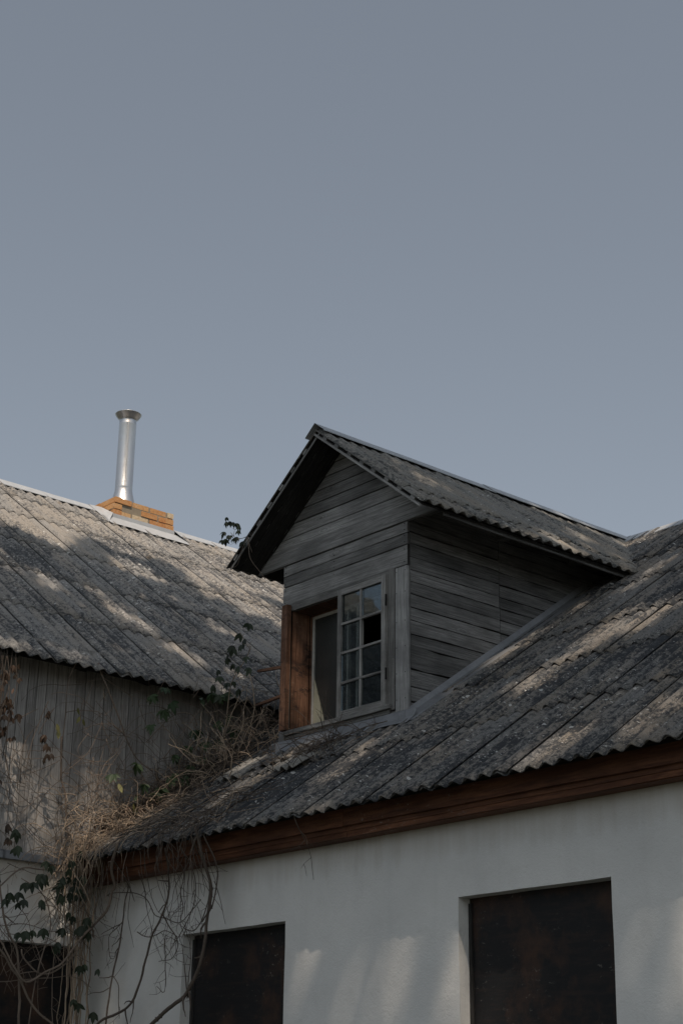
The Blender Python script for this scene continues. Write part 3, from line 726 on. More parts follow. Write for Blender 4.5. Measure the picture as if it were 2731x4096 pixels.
for a, b in ((WY0, -2.3), (-2.32, -.83), (-.85, -.0)):
    m.quadpts([(.045, a, 3.518), (.045, b, 3.518), (.042, b, 3.570), (.042, a, 3.570)], None, rnd.random()); m.quadpts([(.042, a, 3.570), (.042, b, 3.570), (.004, b, 3.588), (.004, a, 3.588)], None, .5)
    m.quadpts([(.0, a, 3.518), (.0, b, 3.518), (.045, b, 3.518), (.045, a, 3.518)], None, .5)
m.build('drip_flashing', M['zinc_old'], wing)
wr = MB(); Vw = Vector((-math.cos(THW), 0, math.sin(THW))); Nw = Vector((math.sin(THW), 0, math.cos(THW))); Xw = Vector((0, 1, 0))
SW = (WE - WRX) / math.cos(THW) - .05
y_off = -1.033 - PITCH / 2 * 1
def keep_w(p): return not (p.y > 2.5 and p.x > -2.0 and p.z < zmain(p.y) - .2 and p.y < 6.5)
rows = [0, 1.20, 2.35, 3.40, 4.50, 5.28, SW]
# lifted sheet edges face the camera side (-y)
def wing_field(O, V_, N_, flip=False):
    for r in range(len(rows) - 1):
        L = rows[r + 1] - rows[r] + (.15 if r < len(rows) - 2 else 0)
        for k in range(-8, 18):
            ya = .52 + .605 * k - y_off + rnd.uniform(-.003, .003); dj = rnd.uniform(-.014, .014)
            if not (WY0 - .6 < ya + y_off < WY1): continue
            sheet(wr, O + V_ * (rows[r] + dj), Xw, V_, N_, ya + .72, L - dj, x0=ya, lift_low=(.008 + rnd.uniform(0, .004)) if r else .004, lift_side=-.019, keep=keep_w,
                  uo=(PITCH * rnd.randint(0, 300), rnd.uniform(0, 40)), segv=.2 if not flip else .6)
wing_field(Vector((WE, y_off, WZ)), Vw, Nw)
Vw2 = Vector((math.cos(THW), 0, math.sin(THW))); Nw2 = Vector((-math.sin(THW), 0, math.cos(THW)))
wing_field(Vector((2 * WRX - WE, y_off, WZ)), Vw2, Nw2, True)
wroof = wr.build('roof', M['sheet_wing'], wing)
m = MB(); zr = zwing(WRX)
ridge_cap(m, (WRX, WY0 - .3, zr + .0), (WRX, 2.52, zr + .0), .16, .16 * math.tan(THW)); m.build('ridge_cap', M['zinc'], wroof); m = MB(); ridge_cap(m, (WRX, 3.62, zr), (WRX, WY1, zr), .16, .16 * math.tan(THW))
m.build('ridge_cap', M['zinc'], wroof)
m = MB()
m.board((.20, WY0, zwing(.20) - .065), (0, 1, 0), (0, 0, 1), 6.2, .045, (-.02, 0, 0), 8, .002, var=.3)
y = WY0 + .1
while y < 1.9: m.prism([(.19, y, zwing(.19) - .09), (.19, y + .05, zwing(.19) - .09), (.19, y + .05, zwing(.19) - .03), (.19, y, zwing(.19) - .03)], (-.24, 0, .10), (0, 1, 0)); y += .62
m.build('eave_board', M['wood_dark'], wroof)

# ---- chimney
CX0, CX1, CY0, CY1, CT = -4.75, -4.20, 2.63, 3.485, 8.615
m = MB()
z = CT; row = 0
while z > 7.8:
    h = .068; z0 = z - h
    off = 0 if row % 2 == 0 else .125
    for face_ in range(4):
        if face_ in (0, 1): L, Lx = CY1 - CY0, 'y'
        else: L, Lx = CX1 - CX0, 'x'
        p = -off
        while p < L:
            a = max(0, p); b = min(L, p + .24)
            if b - a > .03:
                j = rnd.uniform(-.014, .008); dz = rnd.uniform(-.004, .004)
                bw = .11
                if face_ == 0: bx = (CX1 - bw, CX1 + j, CY0 + a + (.012 if a > 0 else 0), CY0 + b, z0 + dz, z - .006 + dz)
                elif face_ == 1: bx = (CX0 - j, CX0 + bw, CY0 + a, CY0 + b, z0 + dz, z - .002 + dz)
                elif face_ == 2: bx = (CX0 + a, CX0 + b, CY0 - j - .001, CY0 + bw, z0 + dz + .001, z - .003 + dz)
                else: bx = (CX0 + a, CX0 + b, CY1 - bw, CY1 + j + .001, z0 + dz + .001, z - .003 + dz)
                if rnd.random() > .03: m.box(*bx, L=(0, 1, 0) if Lx == 'y' else (1, 0, 0))
            p += .252
    z -= .080; row += 1
chim = m.build('chimney', M['brick'], wing)
m = MB(); m.box(CX0 + .012, CX1 - .012, CY0 + .012, CY1 - .012, 7.7, CT - .012); m.build('mortar', M['mortar'], chim)
m = MB(); pc = (WRX, 2.92, 0)
def hollow(prof): return prof
m.lathe([(0.1681, 8.60), (0.1599, 8.625), (0.1353, 8.70), (0.1148, 8.79), (0.1066, 8.835), (0.1054, 8.86), (0.1074, 8.865), (0.1054, 8.872), (0.1045, 9.70), (0.1062, 9.705), (0.1045, 9.712), (0.1037, 9.755)], pc, 48)
# seam
for j in range(1):
    a = math.radians(-28); dx, dy = math.cos(a), math.sin(a)
    m.prism([(WRX + dx * .1045 - dy * .004, 2.92 + dy * .1045 + dx * .004, 8.87), (WRX + dx * .1045 + dy * .004, 2.92 + dy * .1045 - dx * .004, 8.87), (WRX + dx * .1045 + dy * .004, 2.92 + dy * .1045 - dx * .004, 9.70), (WRX + dx * .1045 - dy * .004, 2.92 + dy * .1045 + dx * .004, 9.70)][::-1], (dx * .003, dy * .003, 0))
pipe = m.build('flue_pipe', M['steel'], chim)
m = MB(); m.lathe([(0.1000, 9.745), (0.1050, 9.765), (0.1230, 9.785), (0.1460, 9.815), (0.1615, 9.838), (0.1632, 9.842), (0.1607, 9.845), (0.1443, 9.822), (0.1214, 9.792), (0.0968, 9.775), (0.0918, 9.60)], pc, 48)
m.build('pipe_cowl', M['steel'], chim)
m = MB()   # flashing apron
def wp(x, y, h): return Vector((x, y, zwing(x) + h))
e = .004
m.prism([(CX1 + e, CY0 - .02, 8.24), (CX1 + e, CY1 + .02, 8.24), (CX1 + e, CY1 + .02, 8.395), (CX1 + e, CY0 - .02, 8.395)], (-.002, 0, 0))
yy = [CY0 - .16 + i * (CY1 - CY0 + .30) / 10 for i in range(11)]
for a, b in zip(yy, yy[1:]):
    f1 = lambda y: .012 * noise.noise(Vector((y * 3.5, 0, 5)))
    m.quadpts([wp(CX1, a, .05), wp(CX1 + .20, a, .034 + f1(a)), wp(CX1 + .20, b, .034 + f1(b)), wp(CX1, b, .05)], None, .5)
for yq, sg in ((CY0 - .012, -1), (CY1 + .012, 1)):
    pts = [Vector((CX1 + .004, yq, zwing(CX1) + .10)), Vector((WRX, yq, zr + .055)), Vector((CX0, yq, zwing(2 * WRX - CX0) + .08)), Vector((CX0, yq + sg * .15, zwing(2 * WRX - CX0) + .035)), Vector((WRX, yq + sg * .17, zr + .045)), Vector((CX1 + .18, yq + sg * .16, zwing(CX1 + .18) + .03))]
    q = [pts[0], pts[1], pts[4], pts[5]]; q2 = [pts[1], pts[2], pts[3], pts[4]]
    m.quadpts(q if sg > 0 else q[::-1], None, .35); m.quadpts(q2 if sg > 0 else q2[::-1], None, .35)
m.build('chimney_flashing', M['zinc'], chim)

# ================================================================= vines
def smooth(pts, sub=4, wob=.006):
    pts = [Vector(p) for p in pts]; o = []
    if len(pts) < 3: sub = max(sub, 3)
    P = [pts[0] * 2 - pts[1]] + pts + [pts[-1] * 2 - pts[-2]]; sd = rnd.uniform(0, 100)
    for i in range(1, len(P) - 2):
        for k in range(sub):
            t = k / sub; a, b, c, d = P[i - 1:i + 3]
            q = .5 * ((2 * b) + (c - a) * t + (2 * a - 5 * b + 4 * c - d) * t * t + (3 * b - a - 3 * c + d) * t ** 3)
            q = q + Vector([wob * noise.noise(q * 9 + Vector((sd + 7 * z_, 0, 0))) for z_ in range(3)]); o.append(q)
    o.append(pts[-1]); return o

def strand(mb, p, d, n, step, r, curl=.5, grav=-.05, clamp=None, var=None, r1=None, sides=4):
    p = Vector(p); d = Vector(d).normalized(); pts = [p.copy()]
    c = Vector([rnd.gauss(0, 1) for _ in range(3)])
    for i in range(n):
        c = c * .35 + Vector([rnd.gauss(0, 1) for _ in range(3)]) * .8
        d = (d + c * curl * .35 + Vector((0, 0, grav))).normalized(); p = p + d * step
        if clamp: p = clamp(p)
        pts.append(p.copy())
    mb.tube(pts, r, r1 if r1 is not None else r * .45, sides, var); return pts

def twiggy(mb, pts, r0, r1, tw=.0, tl=.12, normal=(0, -1, 0), sides=6):
    r0 *= .8; r1 *= .8
    pts = smooth(pts); mb.tube(pts, r0, r1, sides, .5); N_ = Vector(normal)
    for i in range(1, len(pts) - 1):
        if rnd.random() < tw:
            d = (pts[i + 1] - pts[i]).normalized(); s = d.cross(N_) * rnd.choice([-1, 1]); dd = (d * .6 + s + N_ * rnd.uniform(-.1, .3)).normalized()
            q = strand(mb, pts[i], dd, rnd.randint(3, 6), tl / 4, max(.0022, r1 * .6), .6, -.03, sides=4)
            if rnd.random() < .6: strand(mb, q[len(q) // 2], (d + s * -.5), 3, tl / 5, .002, .6, 0, sides=3)
        if rnd.random() < .2:   # knuckle
            p = pts[i]; rr = r0 + (r1 - r0) * i / len(pts)
            mb.tube([p - Vector((0, 0, rr)), p, p + Vector((0, 0, rr))], rr * .9, rr * 1.15, 5, .4)

def leaflet(mb, p, d, up, L, W, var):
    """almond leaflet folded along its midrib; p base, d direction, up normal."""
    s = d.cross(up).normalized(); up = s.cross(d).normalized(); k = len(mb.v); fold = rnd.uniform(.1, .35); droop = rnd.uniform(.0, .3)
    for t, w_ in ((0, .02), (.25, .75), (.5, 1), (.78, .55), (1, .02)):
        c = p + d * (L * t) - up * (droop * L * t * t); e_ = W * .5 * w_
        mb.v += [tuple(c - s * e_ + up * e_ * fold * 1.5), tuple(c), tuple(c + s * e_ + up * e_ * fold * 1.5)]
    for i in range(4):
        a = k + i * 3; mb.face((a, a + 1, a + 4, a + 3), None, var, True); mb.face((a + 1, a + 2, a + 5, a + 4), None, var, True)

def leaf(mb, p, size, hang=1., n=5, out=(.6, -.6, .1)):
    p = Vector(p); out = Vector(out) + Vector([rnd.uniform(-.5, .5) for _ in range(3)]); out.normalize()
    down = Vector((rnd.uniform(-.5, .5), rnd.uniform(-.5, .5), -hang)).normalized(); s = down.cross(out).normalized(); var = rnd.random()
    for i in range(n):
        a = (i - (n - 1) / 2) * .55 + rnd.uniform(-.12, .12); d = (down * math.cos(a) + s * math.sin(a) + out * rnd.uniform(-.15, .25)).normalized()
        q = size * (1 - .14 * abs(i - (n - 1) / 2)) * rnd.uniform(.85, 1.1); leaflet(mb, p, d, out, q, q * .42, min(1, max(0, var + rnd.uniform(-.15, .15))))

def jitp(p, s): return (p[0] + rnd.uniform(-s, s), p[1] + rnd.uniform(-s, s), p[2] + rnd.uniform(-s, s))
def vine(name, loc, label, cat='vine'): return empty(name, loc, label, cat, None)
def cl_roof(lo=.03, wall=True):
    def f(p):
        if p.y > EY and p.z < zmain(p.y) + lo: p.z = zmain(p.y) + lo + rnd.uniform(0, .012)
        if wall and p.x < .02: p.x = .02 + rnd.uniform(0, .015)
        if p.y > EY and p.y <= 0 and False: pass
        return p
    return f

# 1 bare branches in front of the white wall
t = vine('bare_vine', (1.2, -.15, 0), 'dark bare vine branches hanging down the white wall beside the left window')
m = MB()
B = [([(1.75, -.33, 3.60), (1.77, -.26, 3.36), (1.79, -.2, 3.18), (1.75, -.2, 3.01), (1.74, -.2, 2.86), (1.7, -.2, 2.7), (1.61, -.2, 2.57), (1.52, -.2, 2.48), (1.34, -.2, 2.41), (1.17, -.2, 2.32), (.9, -.2, 2.2)], .013, .019, .10),
     ([(1.80, -.30, 3.55), (1.83, -.2, 3.35), (1.82, -.18, 3.2), (1.77, -.18, 3.05)], .008, .006, .2),
     ([(1.68, -.32, 3.55), (1.70, -.2, 3.35), (1.74, -.18, 3.2), (1.69, -.18, 3.02), (1.55, -.16, 2.93), (1.42, -.15, 2.95)], .007, .004, .5),
     ([(1.35, -.30, 3.5), (1.26, -.2, 3.37), (1.21, -.15, 3.22), (1.15, -.15, 3.07), (1.04, -.15, 2.94), (.98, -.15, 2.8), (.92, -.15, 2.63), (.82, -.15, 2.48), (.64, -.15, 2.41), (.42, -.15, 2.36), (.2, -.15, 2.2)], .007, .013, .22),
     ([(.66, -.28, 3.5), (.64, -.12, 3.34), (.59, -.1, 3.23), (.57, -.1, 3.01), (.53, -.1, 2.85), (.48, -.1, 2.69), (.45, -.1, 2.53), (.43, -.1, 2.38), (.4, -.1, 2.1)], .006, .010, .22),
     ([(1.40, -.3, 3.5), (1.38, -.15, 3.35), (1.36, -.15, 3.21), (1.4, -.15, 3.1), (1.37, -.15, 2.99), (1.42, -.14, 2.9)], .005, .003, .5),
     ([(1.52, -.3, 3.5), (1.5, -.15, 3.33), (1.54, -.15, 3.18), (1.49, -.15, 3.05), (1.38, -.14, 2.93), (1.28, -.13, 2.86)], .005, .003, .6),
     ([(.37, -.12, 3.28), (.44, -.12, 3.29), (.72, -.12, 3.27), (.9, -.12, 3.2), (1.01, -.12, 3.08), (1.16, -.12, 3.04), (1.32, -.12, 3.0), (1.43, -.12, 3.05), (1.56, -.12, 3.14)], .005, .004, .4),
     ([(.57, -.1, 3.07), (.47, -.1, 3.02), (.4, -.1, 2.97), (.43, -.1, 2.83), (.49, -.1, 2.81)], .005, .003, .4),
     ([(.8, -.12, 2.98), (.93, -.12, 2.93), (1.05, -.12, 2.94), (1.14, -.12, 2.96), (1.24, -.12, 2.93), (1.31, -.12, 2.9)], .005, .003, .5),
     ([(1.11, -.12, 3.07), (1.18, -.12, 3.0), (1.31, -.12, 2.87), (1.25, -.12, 2.76), (1.09, -.12, 2.75)], .006, .003, .5),
     ([(1.14, -.12, 2.91), (1.17, -.12, 2.74), (1.18, -.12, 2.54), (1.08, -.12, 2.58)], .005, .003, .5),
     ([(1.68, -.1, 3.26), (1.76, -.1, 3.12), (1.83, -.1, 2.95)], .0035, .002, 0),
     ([(1.52, -.16, 2.48), (1.45, -.14, 2.6), (1.40, -.12, 2.72), (1.36, -.12, 2.85)], .006, .003, .3),
     ([(1.53, -.18, 2.47), (1.50, -.15, 2.62), (1.47, -.12, 2.78), (1.44, -.12, 2.92)], .005, .003, .3),
     ([(.48, -.1, 2.69), (.56, -.1, 2.62), (.58, -.1, 2.5), (.6, -.1, 2.38)], .005, .003, .3),
     ([(2.80, -.32, 3.55), (2.80, -.26, 3.45), (2.78, -.16, 3.33), (2.79, -.13, 3.15)], .004, .002, .2)]
for pts, r0, r1, tw in B: twiggy(m, pts, r0, r1, tw, .14)
for i in range(46):
    x = rnd.choice([rnd.uniform(.15, 1.1), rnd.uniform(1.1, 1.85)]); strand(m, (x, -.30, rnd.uniform(3.35, 3.62)), (rnd.uniform(-.3, .3), .15, -1), rnd.randint(5, 12), .055, .0032, .55, -.25, lambda p: Vector((p.x, min(p.y, -.05 if p.z < 3.39 else -.17), p.z)))
m.build('stem', M['twig'], t)

# 2 pale bundle down the inner corner
t = vine('dry_vine', (.12, -.15, 0), 'thick bundle of dry pale vine stems running down the inner wall corner')
m = MB()
for i in range(17):
    x0 = rnd.uniform(.04, .22); y0 = rnd.uniform(-.36, -.06); pts = []
    for k in range(12):
        z = 1.9 + k * .165; sp_ = 1 + .9 * max(0, (z - 3.0)); pts.append((x0 * sp_ + .03 * noise.noise(Vector((z * 2, i * 3.1, 0))), -.16 + (y0 + .16) * .8 * sp_ + .05 * noise.noise(Vector((z * 1.8, i * 1.7, 5))), z))
    m.tube(smooth(pts, 3, .022), rnd.uniform(.003, .008), rnd.uniform(.003, .006), 5)
for i in range(120):
    strand(m, (rnd.uniform(.05, .4), rnd.uniform(-.5, -.1), rnd.uniform(3.3, 4.0)), (rnd.uniform(-.3, .5), rnd.uniform(-.6, .2), rnd.uniform(-1, .8)), rnd.randint(5, 10), .05, rnd.uniform(.0025, .0045), .6, -.12, cl_roof())
m.build('stem', M['straw'], t)
m = MB()
twiggy(m, [(.79, -.33, 3.60), (.65, -.28, 3.44), (.59, -.2, 3.32), (.56, -.2, 3.28), (.5, -.2, 3.15), (.31, -.2, 3.04), (.14, -.2, 2.95)], .015, .012, .05)
m.build('stem', M['stem'], t)

# 3 arching stems across the lower wing wall with dark leaves
t = vine('leafy_vine', (.3, -.6, 0), 'vine with hanging dark green leaves over the white wall of the wing')
m = MB()
for pts, r0, r1 in (([(.22, -.12, 2.99), (.35, -.23, 3.03), (.35, -.33, 2.93), (.35, -.45, 2.77), (.35, -.59, 2.69), (.35, -.75, 2.61), (.35, -.85, 2.7), (.33, -.95, 2.85), (.3, -1.1, 3.0)], .011, .009),
                    ([(.3, -1.15, 2.9), (.3, -.96, 2.83), (.3, -.85, 2.7), (.3, -.78, 2.64), (.3, -.69, 2.5), (.3, -.6, 2.41), (.3, -.48, 2.34), (.3, -.3, 2.2)], .010, .011),
                    ([(.3, -.78, 2.84), (.3, -.77, 2.8), (.3, -.71, 2.74), (.3, -.61, 2.68), (.3, -.5, 2.7), (.3, -.39, 2.77), (.3, -.28, 2.91), (.22, -.2, 3.1)], .008, .007),
                    ([(.2, -1.05, 3.15), (.2, -.94, 3.28), (.2, -.86, 3.36), (.2, -.77, 3.43), (.2, -.63, 3.44), (.2, -.47, 3.44), (.2, -.32, 3.45)], .008, .006),
                    ([(.25, -1.0, 3.45), (.25, -.97, 3.27), (.25, -.92, 3.07), (.25, -.86, 2.94), (.25, -.79, 2.84), (.25, -.75, 2.64), (.25, -.72, 2.3)], .010, .012),
                    ([(.25, -.8, 3.35), (.28, -.66, 3.28), (.3, -.58, 3.15), (.3, -.55, 3.0), (.28, -.62, 2.7), (.28, -.66, 2.3)], .005, .006),
                    ([(.2, -.9, 3.0), (.22, -.7, 3.03), (.25, -.5, 2.99), (.25, -.35, 3.05), (.3, -.2, 3.12)], .004, .003),
                    ([(.3, -.95, 2.60), (.3, -.8, 2.62), (.3, -.5, 2.66), (.28, -.3, 2.68), (.2, -.1, 2.62)], .004, .003),
                    ([(.3, -.50, 2.9), (.3, -.5, 2.6), (.3, -.47, 2.3)], .004, .004)):
    twiggy(m, pts, r0, r1, .12, .12, (1, 0, 0))
for i in range(60): strand(m, (rnd.uniform(.06, .3), rnd.uniform(-1.25, -.2), rnd.uniform(2.9, 3.5)), (rnd.uniform(-.3, .3), rnd.uniform(-1, 1), rnd.uniform(-1, .3)), rnd.randint(6, 12), .05, .0028, .5, -.08, lambda p: Vector((max(.05, p.x), p.y, p.z)))
m.build('stem', M['stem'], t)
m = MB()
LL = [(-.94, 3.16), (-.82, 3.13), (-.84, 3.22), (-.78, 3.26), (-.73, 3.28), (-.69, 3.32), (-.66, 3.34), (-.61, 3.33), (-.64, 3.14), (-.51, 3.32), (-.51, 3.23), (-.48, 3.35), (-.41, 3.33), (-.39, 3.22), (-.36, 3.3), (-.32, 3.25), (-.38, 3.07), (-.33, 3.0), (-.27, 3.04), (-.22, 2.98), (-.13, 2.73), (-.29, 2.45), (-.12, 2.38), (-.5, 2.86), (-.45, 2.95), (-.72, 2.94), (-.59, 2.95), (-.81, 2.91), (-.46, 3.44), (-.36, 3.54), (-.63, 3.42), (-.42, 3.5), (-.92, 3.52), (-.90, 3.64), (-.25, 2.7), (-1.0, 3.29), (-.3, 3.4), (-1.05, 2.85)]
for y, z in LL:
    for q in range(rnd.choice([1, 2, 2])): leaf(m, jitp((.32, y, z + .04), .03), rnd.uniform(.065, .095), 2.2, rnd.choice([2, 3, 3]), (.7, -.6, .2))
m.build('leaves', M['leaf'], t)

# 4 thin stems and yellow leaves on the boards of the wing
t = vine('thin_vine', (.2, -.3, 3.5), 'thin straggling vine stems with a few yellow leaves on the vertical boards')
m = MB()
for pts, r0, r1, tw in (([(.25, -.26, 5.1), (.25, -.22, 5.0), (.25, -.12, 4.84), (.25, .04, 4.55), (.25, .16, 4.39), (.25, .32, 4.31)], .009, .006, .25),
                        ([(.12, -.47, 4.49), (.12, -.46, 4.35), (.12, -.44, 4.17), (.12, -.4, 4.05), (.12, -.37, 3.87), (.12, -.34, 3.69)], .011, .008, .12),
                        ([(.28, -.47, 5.07), (.22, -.5, 4.93), (.2, -.5, 4.78), (.2, -.5, 4.52), (.2, -.52, 4.4)], .005, .004, .1),
                        ([(.22, -.2, 5.05), (.2, -.16, 5.0), (.2, .03, 4.93), (.2, .11, 4.89), (.2, .12, 4.82)], .005, .003, .2),
                        ([(.2, -.50, 4.66), (.2, -.39, 4.7), (.2, -.2, 4.72), (.2, -.18, 4.68)], .004, .004, 0),
                        ([(.2, -.16, 4.65), (.2, -.12, 4.56), (.2, -.04, 4.5)], .005, .003, 0),
                        ([(.3, .7, 4.74), (.3, .65, 4.82), (.3, .52, 4.82), (.3, .4, 4.74), (.3, .32, 4.65), (.3, .21, 4.53)], .006, .004, .3),
                        ([(.2, -.16, 4.63), (.2, -.26, 4.39), (.2, -.45, 4.21)], .003, .003, .1),
                        ([(.2, -.89, 4.55), (.2, -.74, 4.65)], .004, .003, 0),
                        ([(.2, -.66, 4.72), (.2, -.72, 4.55), (.2, -.78, 4.35), (.18, -.8, 4.1)], .004, .003, .2),
                        ([(.2, -.60, 4.68), (.2, -.66, 4.58), (.2, -.72, 4.45)], .004, .003, .1),
                        ([(.3, -.24, 4.07), (.3, -.17, 4.28), (.3, -.06, 4.4), (.3, .02, 4.54), (.3, .15, 4.66)], .004, .003, .3),
                        ([(.25, -.30, 3.95), (.25, -.10, 4.15), (.28, .15, 4.22), (.3, .35, 4.2), (.3, .55, 4.3)], .004, .003, .3),
                        ([(.1, -.95, 4.3), (.1, -.85, 4.05), (.12, -.65, 3.9), (.12, -.5, 3.8), (.1, -.42, 3.65)], .004, .003, .3)):
    twiggy(m, pts, r0, r1, tw, .12, (1, 0, 0))
for i in range(95): strand(m, (rnd.uniform(.03, .2), rnd.uniform(-1.3, .3), rnd.uniform(3.7, 4.4)), (0, rnd.uniform(-1, 1), rnd.uniform(-.8, 1)), rnd.randint(5, 12), .055, .0026, .5, -.03, cl_roof())
for i in range(70): strand(m, (rnd.uniform(.1, .3), rnd.uniform(-.4, 1.0), rnd.uniform(4.2, 5.0)), (0, rnd.uniform(-1, 1), rnd.uniform(-1, .4)), rnd.randint(5, 12), .055, .0026, .5, -.03, cl_roof())
m.build('stem', M['stem'], t)
m = MB()
for p, k in (((.25, -.42, 4.71), 1), ((.25, -.37, 4.64), 2), ((.25, .0, 4.16), 1), ((.25, -.60, 4.56), 1), ((.25, .17, 4.02), 2), ((.25, -.56, 4.5), 1), ((.3, .12, 4.02), 1)):
    for q in range(k): leaf(m, jitp(p, .015), rnd.uniform(.06, .09), 1.2, 1, (.7, -.6, .2))
m.build('leaves', M['leaf_yellow'], t)

# 5 dried brown leaf cluster under the wing eave
t = vine('withered_vine', (.3, -1.03, 3.9), 'withered brown vine leaves hanging under the wing eave at the picture edge')
m = MB(); ml = MB()
for k in range(7):
    y0 = rnd.uniform(-1.18, -.97); m.tube(smooth([(.28, y0, 5.05), (.3, y0 + rnd.uniform(-.04, .05), 4.75), (.3, y0 + rnd.uniform(-.04, .05), 4.45), (.28, y0, 4.2)], 3), .004, .003, 4)
for k in range(56): leaf(ml, (rnd.uniform(.2, .36), rnd.gauss(-1.06, .055), rnd.uniform(4.36, 4.95)), rnd.uniform(.04, .075), 2.6, rnd.choice([1, 2, 3]))
for p in ((-.66, 4.62), (-.665, 4.45), (-.66, 4.38), (-.64, 4.3), (-1.04, 4.06), (-.93, 3.72), (-.92, 3.62)):
    for q in range(3): leaf(ml, jitp((.22, p[0], p[1]), .025), rnd.uniform(.05, .08), 2.0, 2)
m.build('stem', M['twig'], t); ml.build('leaves', M['leaf_brown'], t)

# 6 green creeper in the shade between wing and dormer
t = vine('green_creeper', (.35, .5, 4.3), 'green creeper with broad leaves in the shaded corner under the wing eave')
m = MB(); ml = MB()
GL = [(.48, 4.4), (.62, 4.36), (.52, 4.24), (.15, 4.12), (.32, 4.14), (.25, 4.08), (.62, 4.65), (.37, 4.83), (.32, 4.78), (.74, 4.96), (.84, 4.97), (.92, 4.99), (.66, 4.94), (-.13, 4.17), (.1, 4.02), (.43, 4.40), (.58, 4.29), (.70, 4.42), (.56, 4.5), (.2, 4.6)]
GL += [(.85, 4.75), (.95, 4.82), (.9, 4.6), (.75, 4.55), (1.0, 4.7), (.3, 4.95), (.2, 4.88), (.05, 4.28), (.4, 4.25)]
for y, z in GL:
    leaf(ml, jitp((.38, y, z + .03), .02), rnd.uniform(.08, .115), .7, 5, (.6, -.7, .5))
    strand(m, (.3, y + rnd.uniform(-.1, .1), z + .02), (.4, rnd.uniform(-.6, .6), .3), 5, .04, .003, .4, 0, cl_roof())
twiggy(m, [(.35, .35, 4.4), (.35, .47, 4.58), (.35, .54, 4.67), (.35, .74, 4.92), (.35, .9, 4.99), (.35, 1.0, 4.98)], .005, .003, .3, .1, (1, 0, 0))
m.build('stem', M['stem'], t); ml.build('leaves', M['leaf_green'], t)

# 7 heap of dry brush on the roof next to the wing wall
t = vine('brush_heap', (.5, .4, 4.0), 'tangled heap of dry twigs lying on the roof along the wing wall', 'brush')
m = MB(); m2 = MB()
for i in range(470):
    y = rnd.triangular(-.30, 1.25, .1); x = abs(rnd.gauss(0, .22)) + .03 + (.35 * rnd.random() if rnd.random() < .3 else 0); h = abs(rnd.gauss(0, .07)) + .03
    strand(m if rnd.random() < (.75 if y < .15 else .35) else m2, (x, y, zmain(y) + h), (rnd.uniform(-1, 1), rnd.uniform(-.5, 1), rnd.uniform(-.2, .8)), rnd.randint(6, 13), rnd.uniform(.026, .05), rnd.uniform(.0018, .0042), 1.0, -.08, cl_roof())
for i in range(110):   # hanging over the eave
    x = rnd.choice([rnd.uniform(.05, .6), rnd.uniform(1.15, 1.85)]); strand(m if x < .7 else m2, (x, -.22, 3.66 + rnd.uniform(0, .08)), (rnd.uniform(-.6, .6), -.8, rnd.uniform(-.2, .4)), rnd.randint(5, 10), .045, .003, .6, -.3, lambda p: Vector((max(.03, p.x), min(p.y, -.34) if p.z < 3.6 else p.y, max(p.z, zmain(p.y) + .03) if p.y > EY else p.z)))
for i in range(150):
    y = rnd.uniform(-.28, .25); x = rnd.uniform(.75, 1.95); strand(m if rnd.random() < .35 else m2, (x, y, zmain(y) + .04 + rnd.uniform(0, .05)), (rnd.uniform(-1, 1), rnd.uniform(-1, 1), .1), rnd.randint(5, 10), .045, .003, .6, -.12, cl_roof())
m.build('twigs', M['straw'], t); m2.build('twigs', M['twig'], t)
ml = MB()
for i in range(70):
    y = rnd.triangular(-.30, 1.2, -.1); x = abs(rnd.gauss(0, .25)) + .05; leaf(ml, (x, y, zmain(max(y, EY)) + rnd.uniform(.06, .2)), rnd.uniform(.035, .06), .3, rnd.choice([1, 1, 2]), (.5, -.5, .6))
ml.build('dead_leaves', M['leaf_brown'], t)

# 8 brush rising at the left of the dormer
t = vine('dry_shrub', (.6, .9, 4.4), 'dry tangled shrub of pale twigs standing at the left of the dormer window', 'shrub')
m = MB(); m2 = MB()
for i in range(230):
    y = rnd.uniform(.45, 1.35); x = rnd.uniform(.15, .95); z = zmain(y) + .03 + abs(rnd.gauss(0, .15))
    strand(m if rnd.random() < .6 else m2, (x, y, z), (rnd.uniform(-.8, .8), rnd.uniform(-.5, .5), rnd.uniform(.0, 1)), rnd.randint(7, 15), rnd.uniform(.022, .045), rnd.uniform(.002, .0048), .95, -.03, cl_roof())
for pts in ([(.7, .75, 4.32), (.78, .72, 4.5), (.88, .72, 4.62), (.92, .7, 4.75)], [(.5, .8, 4.4), (.55, .8, 4.65), (.7, .78, 4.85), (.78, .8, 5.0)], [(.35, .9, 4.5), (.5, .85, 4.8), (.6, .8, 5.05), (.85, .75, 5.2), (.98, .7, 5.28)],
            [(.3, .6, 4.3), (.4, .65, 4.6), (.35, .7, 4.85)], [(.6, .9, 4.5), (.85, .85, 4.75), (.9, .8, 4.95), (.84, .8, 5.1)]):
    twiggy(m, pts, .006, .004, .5, .16, (.7, -.7, 0))
m.build('twigs', M['straw'], t); m2.build('twigs', M['twig'], t)
ml = MB()
DLs = [(.62, 5.12), (.75, 5.22), (.88, 5.36), (1.0, 5.42), (.58, 5.0), (.66, 4.92), (.93, 4.92), (.82, 5.28), (1.18 - .35, 5.3), (1.11 - .35, 5.2), (.92, 5.26), (1.0, 5.15), (.67, 5.05), (.97, 5.32), (1.03, 5.06), (.85, 4.98), (.8, 5.12), (.9, 5.08), (.72, 4.98)]
for x, z in DLs: leaf(ml, jitp((x - .02, .66, z + .03), .02), rnd.uniform(.06, .09), 1.2, rnd.choice([2, 3]), (.6, -.7, .3))
ml.build('leaves', M['leaf'], t)

